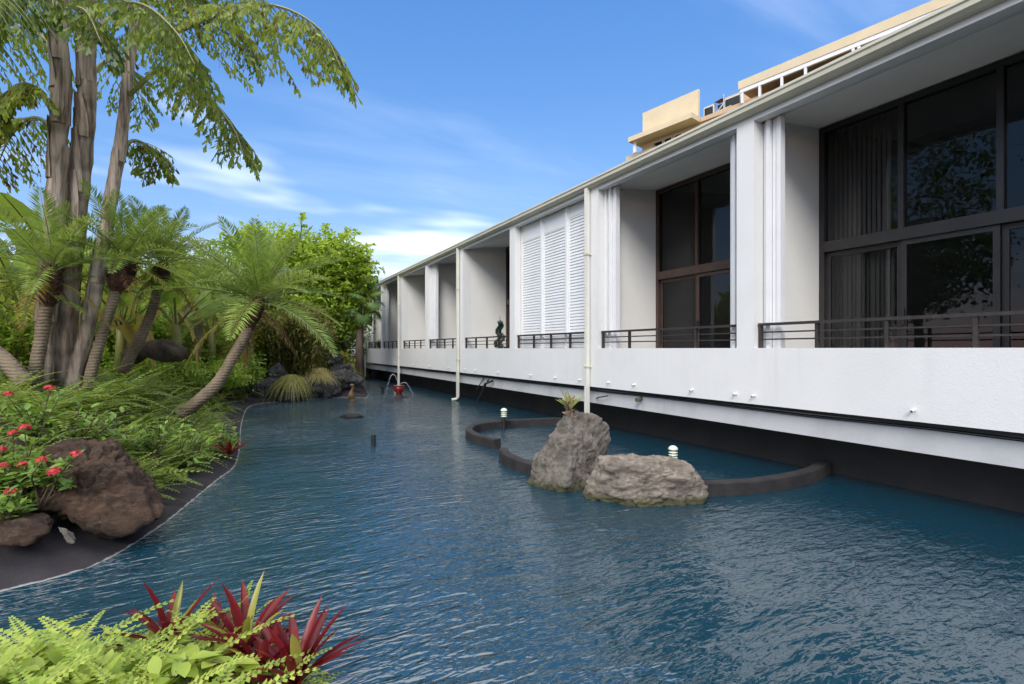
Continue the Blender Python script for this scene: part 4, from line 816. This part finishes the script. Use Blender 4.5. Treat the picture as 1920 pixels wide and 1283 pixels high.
def banana(label, base, n, s, seed, olds=1):
    rr = random.Random(seed); t = thing('banana_plant', label, 'banana plant', base); m = MB(); m.tube([(0,0,-.1),(0.02,0,.5*s),(.0,.02,.9*s)], [.10*s,.085*s,.06*s], 10); m.build('stem', M['petiole'], t, True)
    for i in range(n):
        az = i*2.4+rr.uniform(-.4,.4); el = R(rr.uniform(35,82)); pl = rr.uniform(.3,.6)*s; b = Vector((0,0,.7*s)); d = Vector((math.cos(az)*math.cos(el), math.sin(az)*math.cos(el), math.sin(el)))
        me = BL[2] if i < olds else BL[rr.randrange(2)]
        if i < olds: el = R(rr.uniform(-50,-10))
        o = place(me, 'leaf', t, b+d*pl, az, el, rr.uniform(-.8,.8), s*rr.uniform(.8,1.15)); q = MB(); q.tube([b, b+d*pl], [.025*s,.016*s], 6); q.build('leaf_stalk', M['petiole'], t)
banana('banana plant with a broad upright leaf between the leaning palms', P(225,690,9.4), 9, 1.0, 1)
banana('banana plant with hanging yellow leaves right of the log', P(330,680,10.5), 10, 1.1, 2, 2)
banana('banana plant behind the trunk clump with tall pale leaves', P(130,700,9.0), 10, 1.35, 3)
banana('banana plant with yellowed leaves farther right by the blue post', P(395,690,13), 9, 1.2, 4, 2)
banana('banana plant at the far left behind the palm fronds', P(40,690,9.5), 9, 1.35, 5, 1)
# broadleaf trees
def tree(name, label, base, crowns, n, size, lm, seed, tr=.12, clump=.35, group='broadleaf trees behind the garden', per=26, cat='tree', limbs=9, hollow=.55, airy=0):
    rr = random.Random(seed); base = Vector(base); t = thing(name, label, cat, base, group); cc = [(Vector(c)-base, Vector(r_)) for c, r_ in crowns]
    m = MB(); mc = sum((c for c, r_ in cc), Vector())/len(cc); m.tube(spline([Vector((0,0,-.3)), mc*.35+Vector((rr.gauss(0,.12),rr.gauss(0,.12),0)), mc*.75], 8), [tr*(1-.07*i) for i in range(9)], 8, seedn=.3); tk = m.build('trunk', M['bark'], t, True)
    cl = []
    for i in range(max(1, n//per)):
        c, r_ = cc[rr.randrange(len(cc))]; v = Vector((rr.gauss(0,1),rr.gauss(0,1),rr.gauss(0,1))).normalized()*(hollow+(1-hollow)*rr.random())*rr.uniform(.9,1.1); cl.append(c+Vector((v.x*r_.x, v.y*r_.y, v.z*r_.z)))
    b = MB()
    for i in range(min(len(cl), limbs*3)):
        e = cl[i]; s_ = mc*rr.uniform(.4,.75); b.tube(spline([s_, s_.lerp(e,.5)+Vector((0,0,.1)), e], 4), [tr*.35,tr*.25,tr*.18,tr*.11,tr*.05], 5)
    b.build('limbs', M['bark'], tk)
    lf = MB()
    for c in cl:
        cr_ = clump*rr.uniform(.6,1.25)
        for k in range(per):
            o = Vector((rr.gauss(0,1),rr.gauss(0,1),rr.gauss(0,.75)))*(cr_*.55); d = (o*.6/max(cr_,.01)+Vector((rr.gauss(0,1),rr.gauss(0,1),rr.gauss(0,.7)-.2))).normalized(); L_ = size*rr.uniform(.65,1.3); w_ = d.cross(Vector((rr.gauss(0,.6),rr.gauss(0,.6),1))).normalized()*L_*.26
            lf.leaf(c+o, d*L_, w_, Z, 0, .2)
    tw = MB()
    for i in range(airy):             # loose sprays standing clear of the crown
        c, r_ = cc[rr.randrange(len(cc))]; v = Vector((rr.gauss(0,1),rr.gauss(0,1),abs(rr.gauss(.4,.7)))).normalized(); q0 = c+Vector((v.x*r_.x,v.y*r_.y,v.z*r_.z))*.7; q1 = c+Vector((v.x*r_.x,v.y*r_.y,v.z*r_.z))*rr.uniform(1.05,1.38)
        tw.tube([q0, q0.lerp(q1,.5)+Vector((0,0,.04)), q1], [.014,.009,.004], 4)
        for u in (.55,.78,1.):
            for k in range(7):
                d = Vector((rr.gauss(0,1),rr.gauss(0,1),rr.gauss(.2,.5))).normalized(); L_ = size*rr.uniform(.8,1.35); lf.leaf(q0.lerp(q1,u), d*L_, d.cross(Vector((rr.gauss(0,.5),rr.gauss(0,.5),1))).normalized()*L_*.27, Z, 0, .2)
    if airy: tw.build('twigs', M['twig'], tk)
    lf.build('crown', lm, t); return t
def V3(x, y, z): return Vector((x,y,z))
tree('light_green_tree', 'airy light green tree behind the curving palm and bamboo', P(603,692,19), [(P(520,520,19),(1.7,1.6,1.5)),(P(600,530,19.5),(1.9,1.7,1.5)),(P(640,555,19.5),(1.0,1.1,1.1)),(P(560,570,19),(2.0,1.7,1.1)),(P(500,470,19.5),(1.3,1.3,.9)),(P(560,500,19),(2.2,1.7,1.5)),(P(610,490,19.3),(1.5,1.4,1.1)),(P(655,530,19.6),(.9,1.0,.9)),(P(625,590,19.5),(1.4,1.3,1.0))], 23000, .19, M['lime'], 1, .14, .34, None, airy=220)
tree('broadleaf_tree', 'mid green tree in front of the far corner of the building', P(640,690,21), [(P(640,590,21),(1.1,1.1,1.3)),(P(610,620,20.5),(1.2,1.2,1.0))], 3000, .16, M['midg'], 2, .13, .4)
tree('broadleaf_tree', 'yellow green bush behind the fronds at the left edge', P(30,690,11), [(P(20,580,11),(1.1,1.2,1.0)),(P(75,600,11.5),(.9,.9,1.0)),(P(40,550,12),(1.3,1.2,.8))], 8000, .13, M['yelg'], 3, .08, .3)
tree('broadleaf_tree', 'green tree behind the trunk clump', P(190,690,15), [(P(200,560,15),(1.5,1.6,1.3)),(P(260,600,15.5),(1.4,1.4,1.1))], 8000, .17, M['yelg'], 4, .12, .38)
tree('broadleaf_tree', 'deep green tree behind the banana plants', P(335,690,17), [(P(340,590,17),(1.5,1.6,1.5)),(P(290,560,18),(1.5,1.5,1.2))], 8000, .17, M['midg'], 5, .13, .4)
tree('broadleaf_tree', 'light green tree between the two leaning palms', P(425,690,19), [(P(430,540,19),(1.7,1.6,1.8)),(P(400,590,18.5),(1.5,1.3,1.4)),(P(360,560,19.5),(1.4,1.4,1.5))], 8000, .18, M['lime'], 6, .13, .36, airy=60)
tree('broadleaf_tree', 'dark tree far behind at the left edge', P(90,690,20), [(P(60,570,20),(2.6,2.4,1.9)),(P(150,590,21),(2.2,2.2,1.8))], 4500, .2, M['deepg'], 7, .16, .5)
tree('broadleaf_tree', 'dark tree far behind the bamboo', P(490,690,24), [(P(480,610,24),(2.4,2.2,1.7)),(P(400,620,25),(2.5,2.2,1.6))], 4500, .22, M['deepg'], 8, .16, .5)
tree('broadleaf_tree', 'dark tree behind the airy light green tree', P(590,690,25), [(P(580,620,25),(2.5,2.2,1.6)),(P(640,640,26),(1.2,1.8,1.2))], 4500, .22, M['deepg'], 9, .16, .5)
tree('broadleaf_tree', 'mid green tree out beyond the left edge of the garden', (-8.0,13,.8), [((-8.0,13,3.9),(2.2,2.2,1.9)),((-7.2,12,3.2),(1.3,1.3,1.2))], 6000, .17, M['midg'], 10, .2, .45)
tree('broadleaf_tree', 'tall dark tree left of the palms, seen mirrored in the big dark windows', (-10,9.8,.8), [((-10,9.8,8.0),(2.7,2.7,3.0)),((-9.2,8.8,4.8),(2.0,2.0,1.8)),((-10.2,11,4.6),(2.0,2.0,2.0))], 14000, .2, M['deepg'], 15, .22, .5)
tree('broadleaf_tree', 'tall mid green tree beyond the garden, mirrored in the balcony windows', (-11.5,14.5,.8), [((-11.5,14.5,8.6),(3.0,3.0,3.0)),((-11,14,4.8),(2.4,2.4,2.2))], 11000, .21, M['midg'], 16, .24, .55)
tree('shrub', 'yellow green shrub on the tall black lava rock by the building end', P(632,690,18.9), [(P(630,672,18.9),(.42,.4,.24)),(P(645,678,19.2),(.3,.3,.3))], 1200, .12, M['yelg'], 12, .03, .16, None, 20, 'shrub')
tree('shrub', 'leafy shrub with reddish stems left of the bamboo', P(475,720,15.5), [(P(470,712,15.5),(.5,.5,.3)),(P(490,705,15.8),(.35,.35,.25))], 1000, .12, M['midg'], 13, .03, .18, None, 20, 'shrub')
tree('shrub', 'small bright green plant growing between the lava rocks', P(515,728,15.85), [(P(515,722,15.85),(.16,.14,.12))], 160, .12, M['lime'], 14, .012, .1, None, 16, 'shrub')
for i, (px, py, d, lb) in enumerate([(300,700,10.5,'feathery green shrub behind the fern bed near the log'),(390,705,11.5,'feathery green shrub right of the log'),(430,700,13.5,'feathery light shrub by the white cover'),(250,705,9.8,'feathery green shrub under the leaning palm trunk')]):
    tree('shrub', lb, P(px,py+12,d), [(P(px,py-6,d),(.75,.7,.38)),(P(px+30,py,d+.3),(.55,.5,.3))], 2200, .09, M['lime'] if i % 2 else M['midg'], 30+i, .025, .2, None, 22, 'shrub')
for i, (px, py, d, rx, rz, mm, lb) in enumerate([(20,620,9.5,.8,.55,'lime','bright green shrub low at the left edge behind the ixora'),(60,650,10.5,.8,.5,'yelg','yellow green shrub left of the trunk clump'),(215,610,11,.8,.6,'lime','bright green shrub seen between the two leaning palm trunks'),(275,640,11.5,.8,.5,'midg','mid green shrub behind the log'),(330,620,13,1.0,.7,'lime','bright green shrub above the log'),(400,650,14,1.0,.6,'lime','bright green shrub left of the curving palm crown'),(440,610,15,1.0,.9,'yelg','yellow green shrub behind the curving palm crown'),(120,640,10,.7,.5,'lime','bright green shrub seen between the big trunks'),(380,600,15.5,1.1,.9,'midg','mid green bush behind the small far date palm')]):
    b = P(px,690,d); b.z = bz(b.x,b.y); c = P(px,py,d)
    tree('shrub', lb, b, [(c,(rx,rx,rz)),(c+Vector((.3,.2,-rz*.6)),(rx*.9,rx*.9,rz*.8))], 4200, .12, M[mm], 60+i, .04, .26, None, 24, 'shrub', hollow=.4)
# bamboo
bt = thing('bamboo_clump', 'dense brownish bamboo clump behind the far shore rocks', 'bamboo', P(540,715,16.3)); bb = Vector(bt.location); rr = random.Random(5)
lf = MB()
for i in range(44):
    b = Vector((rr.gauss(0,.42),rr.gauss(0,.35),0)); tp = b*1.7+Vector((rr.gauss(0,.2),rr.gauss(0,.2),rr.uniform(1.3,2.6))); pts = spline([b, b.lerp(tp,.5)+Vector((0,0,.15)), tp], 8); m = MB(); m.tube(pts, [.022*(1-.09*j) for j in range(9)], 6); m.build('culm', M['culm'], bt, True)
    for k in range(330):
        u = rr.uniform(.06,1)**.9*8; j = min(7,int(u)); p = pts[j].lerp(pts[j+1],u-j)+Vector((rr.gauss(0,.15),rr.gauss(0,.15),rr.gauss(0,.1))); d = Vector((rr.gauss(0,1),rr.gauss(0,1),rr.gauss(-.4,.6))).normalized(); L_ = rr.uniform(.12,.24); lf.leaf(p, d*L_, d.cross(Z).normalized()*L_*.16 if abs(d.z) < .98 else Vector((L_*.16,0,0)), Z, 0, .2)
lf.build('foliage', M['bambl'], bt)
# fan palm by the building end
fn = thing('fan_palm', 'dark fan palm drooping in front of the far end of the building', 'palm', P(676,690,19.2)); m = MB(); m.tube([(0,0,-.2),(-.05,0,1.0),(0,.05,1.8),(.05,0,2.5)], [.16,.13,.12,.11], 10, seedn=.3); m.build('trunk', M['bark'], fn, True)
fm_ = MB(); rr = random.Random(8)
for i in range(26):
    a = R(-125+250*i/25); d = Vector((math.cos(a),math.sin(a),-.12)).normalized(); L_ = .62*rr.uniform(.9,1.05); w_ = Vector((-d.y,d.x,0))*.035; fm_.add([(0,0,0), d*(L_*.5)-w_, d*L_-Z*.22*L_, d*(L_*.5)+w_], [(0,1,2,3)])
fm_.tube([(-.9,0,.12),(-.4,0,.05),(0,0,0)], .014, 5, 1); FAN = fm_.mesh('fan_leaf'); FAN.materials.append(M['fan']); FAN.materials.append(M['petiole'])
for i in range(18):
    az = i*2.4; el = R(70-125*i/17+rr.uniform(-10,10)); d = Vector((math.cos(az)*math.cos(el), math.sin(az)*math.cos(el), math.sin(el))); place(FAN, 'fan_leaf', fn, Vector((.05,0,2.5))+d*.72, az, el-R(30), rr.uniform(-.4,.4), rr.uniform(.65,.85))
# grass tufts
def tuft(label, loc, n, L_, seed, fall=.5, side=(0,0)):
    rr = random.Random(seed); m = MB()
    for i in range(n):
        az = rr.uniform(0,6.28); el = rr.uniform(.3,1.45); d = Vector((math.cos(az)*math.cos(el)+side[0], math.sin(az)*math.cos(el)+side[1], math.sin(el))); l_ = L_*rr.uniform(.6,1.1); b = Vector((rr.gauss(0,.07),rr.gauss(0,.07),0)); w_ = Vector((-math.sin(az),math.cos(az),0))*.006
        q = [b+d*(l_*s_)-Z*(l_*fall*s_*s_) for s_ in (0,.35,.7,1)]; m.add([q[0]-w_,q[0]+w_,q[1]+w_,q[1]-w_,q[2]+w_*.7,q[2]-w_*.7,q[3]], [(0,1,2,3),(3,2,4,5),(5,4,6)])
    o = m.build('grass_tuft', M['grass'], None); o.location = loc; tag(o, label, 'grass tuft', 'straw coloured grass tufts on the far shore')
back = Vector((-SN,-CS))
tuft('tall straw grass tuft drooping down to the far apron', P(550,714,15.1), 900, .95, 1, 1.15, (back.x*.35,back.y*.35))
tuft('round mound of straw green grass above the pale rounded rock', P(598,706,15.9), 1300, .85, 2, .75)
tuft('loose straw grass tuft beside the building end', P(650,700,18.6), 700, 1.0, 3, .7)
tuft('small straw grass sprout by the bird figure', P(633,728,16.4), 60, .3, 4, .2)
# staghorn fern on the boulder
st = thing('staghorn_fern', 'staghorn fern with pale green antler fronds on top of the upright boulder', 'fern', P(1068,782,5.72)); rr = random.Random(2)
for i in range(7):
    az = i*.9+rr.uniform(-.2,.2); m = MB(); k = rr.uniform(.8,1.15); vs = [(0,-.02,0),(0,.02,0)]
    for j in range(9): a_ = R(-110+220*j/8); vs.append((.055*k+.05*k*math.cos(a_), .055*k*math.sin(a_), -.02*math.cos(a_)**2+.008*rr.random()))
    m.add(vs, [(1,0)+tuple(range(2,11))]); o = m.build('shield_frond', M['shield'], st); o.matrix_basis = Matrix.Translation((0,0,.015*(i % 4)-.01)) @ Matrix.Rotation(az,4,'Z') @ Matrix.Rotation(-R(rr.uniform(10,75)),4,'Y')
for i in range(14):
    az = i*2.4+.5; el = R(rr.uniform(25,85)); L_ = rr.uniform(.15,.27); m = MB(); w_ = .018
    m.add([(0,-w_*.6,0),(L_*.45,-w_,0.005),(L_*.45,w_,.005),(0,w_*.6,0)], [(0,1,2,3)])
    for k, yy in enumerate((-.05,0,.045)): m.add([(L_*.45,-w_+k*w_*.66,.005),(L_*(.8),yy-.013,.01),(L_*rr.uniform(.95,1.15),yy*1.4,-.005),(L_*.8,yy+.013,.01),(L_*.45,-w_+(k+1)*w_*.66,.005)], [(0,1,2,3,4)])
    o = m.build('frond', M['staghorn'] if i % 4 else M['shield'], st); o.matrix_basis = Matrix.Translation((0,0,.08)) @ Matrix.Rotation(az,4,'Z') @ Matrix.Rotation(-el,4,'Y')
# spiral topiary
tp = thing('spiral_topiary', 'dark green spiral topiary on the balcony beside the roller shutters', 'topiary', (6.1,11.8,.92)); m = MB(); rr = random.Random(4)
m2 = MB(); m2.lathe([(.11,0),(.14,.22),(.15,.24)], 14); m2.build('pot', M['rubber'], tp)
for i in range(2600):
    u = rr.random(); a = u*2*math.pi*3.2; rad = .15*(1-.75*u); c = Vector((math.cos(a)*rad*.7, math.sin(a)*rad*.7, .3+1.05*u)); r_ = .11*(1-.6*u); v = Vector((rr.gauss(0,1),rr.gauss(0,1),rr.gauss(0,1))).normalized(); m.leaf(c+v*r_*.8, v*.045, v.orthogonal().normalized()*.012, Z)
m.build('foliage', M['topiary'], tp)
m = MB(); m.tube([(0,0,.22),(0,0,1.5)], [.012,.006], 6); m.build('stem', M['twig'], tp)
tree('potted_plant', 'small leafy plant on a far balcony behind the railing', (6.1,24.3,.93), [((6.1,24.3,1.72),(.25,.35,.25))], 500, .1, M['deepg'], 50, .02, .14, None, 18, 'plant')
# small far things
t = thing('blue_parasol', 'small closed blue parasol standing between the banana plants', 'parasol', P(340,672,12.5)); m = MB(); m.lathe([(.02,-.3),(.02,.55)], 8); m.build('pole', M['canvas'], t)
m = MB(); m.lathe([(.08,.05),(.075,.2),(.05,.27),(.055,.30),(.06,.36),(.03,.44),(.005,.47)], 10); m.build('cloth', M['blue'], t, True)
wt = thing('white_cover', 'white canvas cover lying beyond the curving palm trunk', 'cover', P(462,690,20)); m = MB()
for i in range(9):
    for j in range(5): m.v.append((( i-4)*.28, (j-2)*.4, .28+.12*math.sin(i*1.3)*math.cos(j)+(.25 if i == 8 else 0)-.2*abs(j-2)/2))
m.f = [(j+i*5, j+1+i*5, j+1+(i+1)*5, j+(i+1)*5) for i in range(8) for j in range(4)]; m.m = [0]*len(m.f); m.build('canvas', M['canvas'], wt, True); wt.rotation_euler = (0,0,-TH)
part('base', M['canvas'], wt, (-1.0,1.0,-.7,.7,-.2,.1))
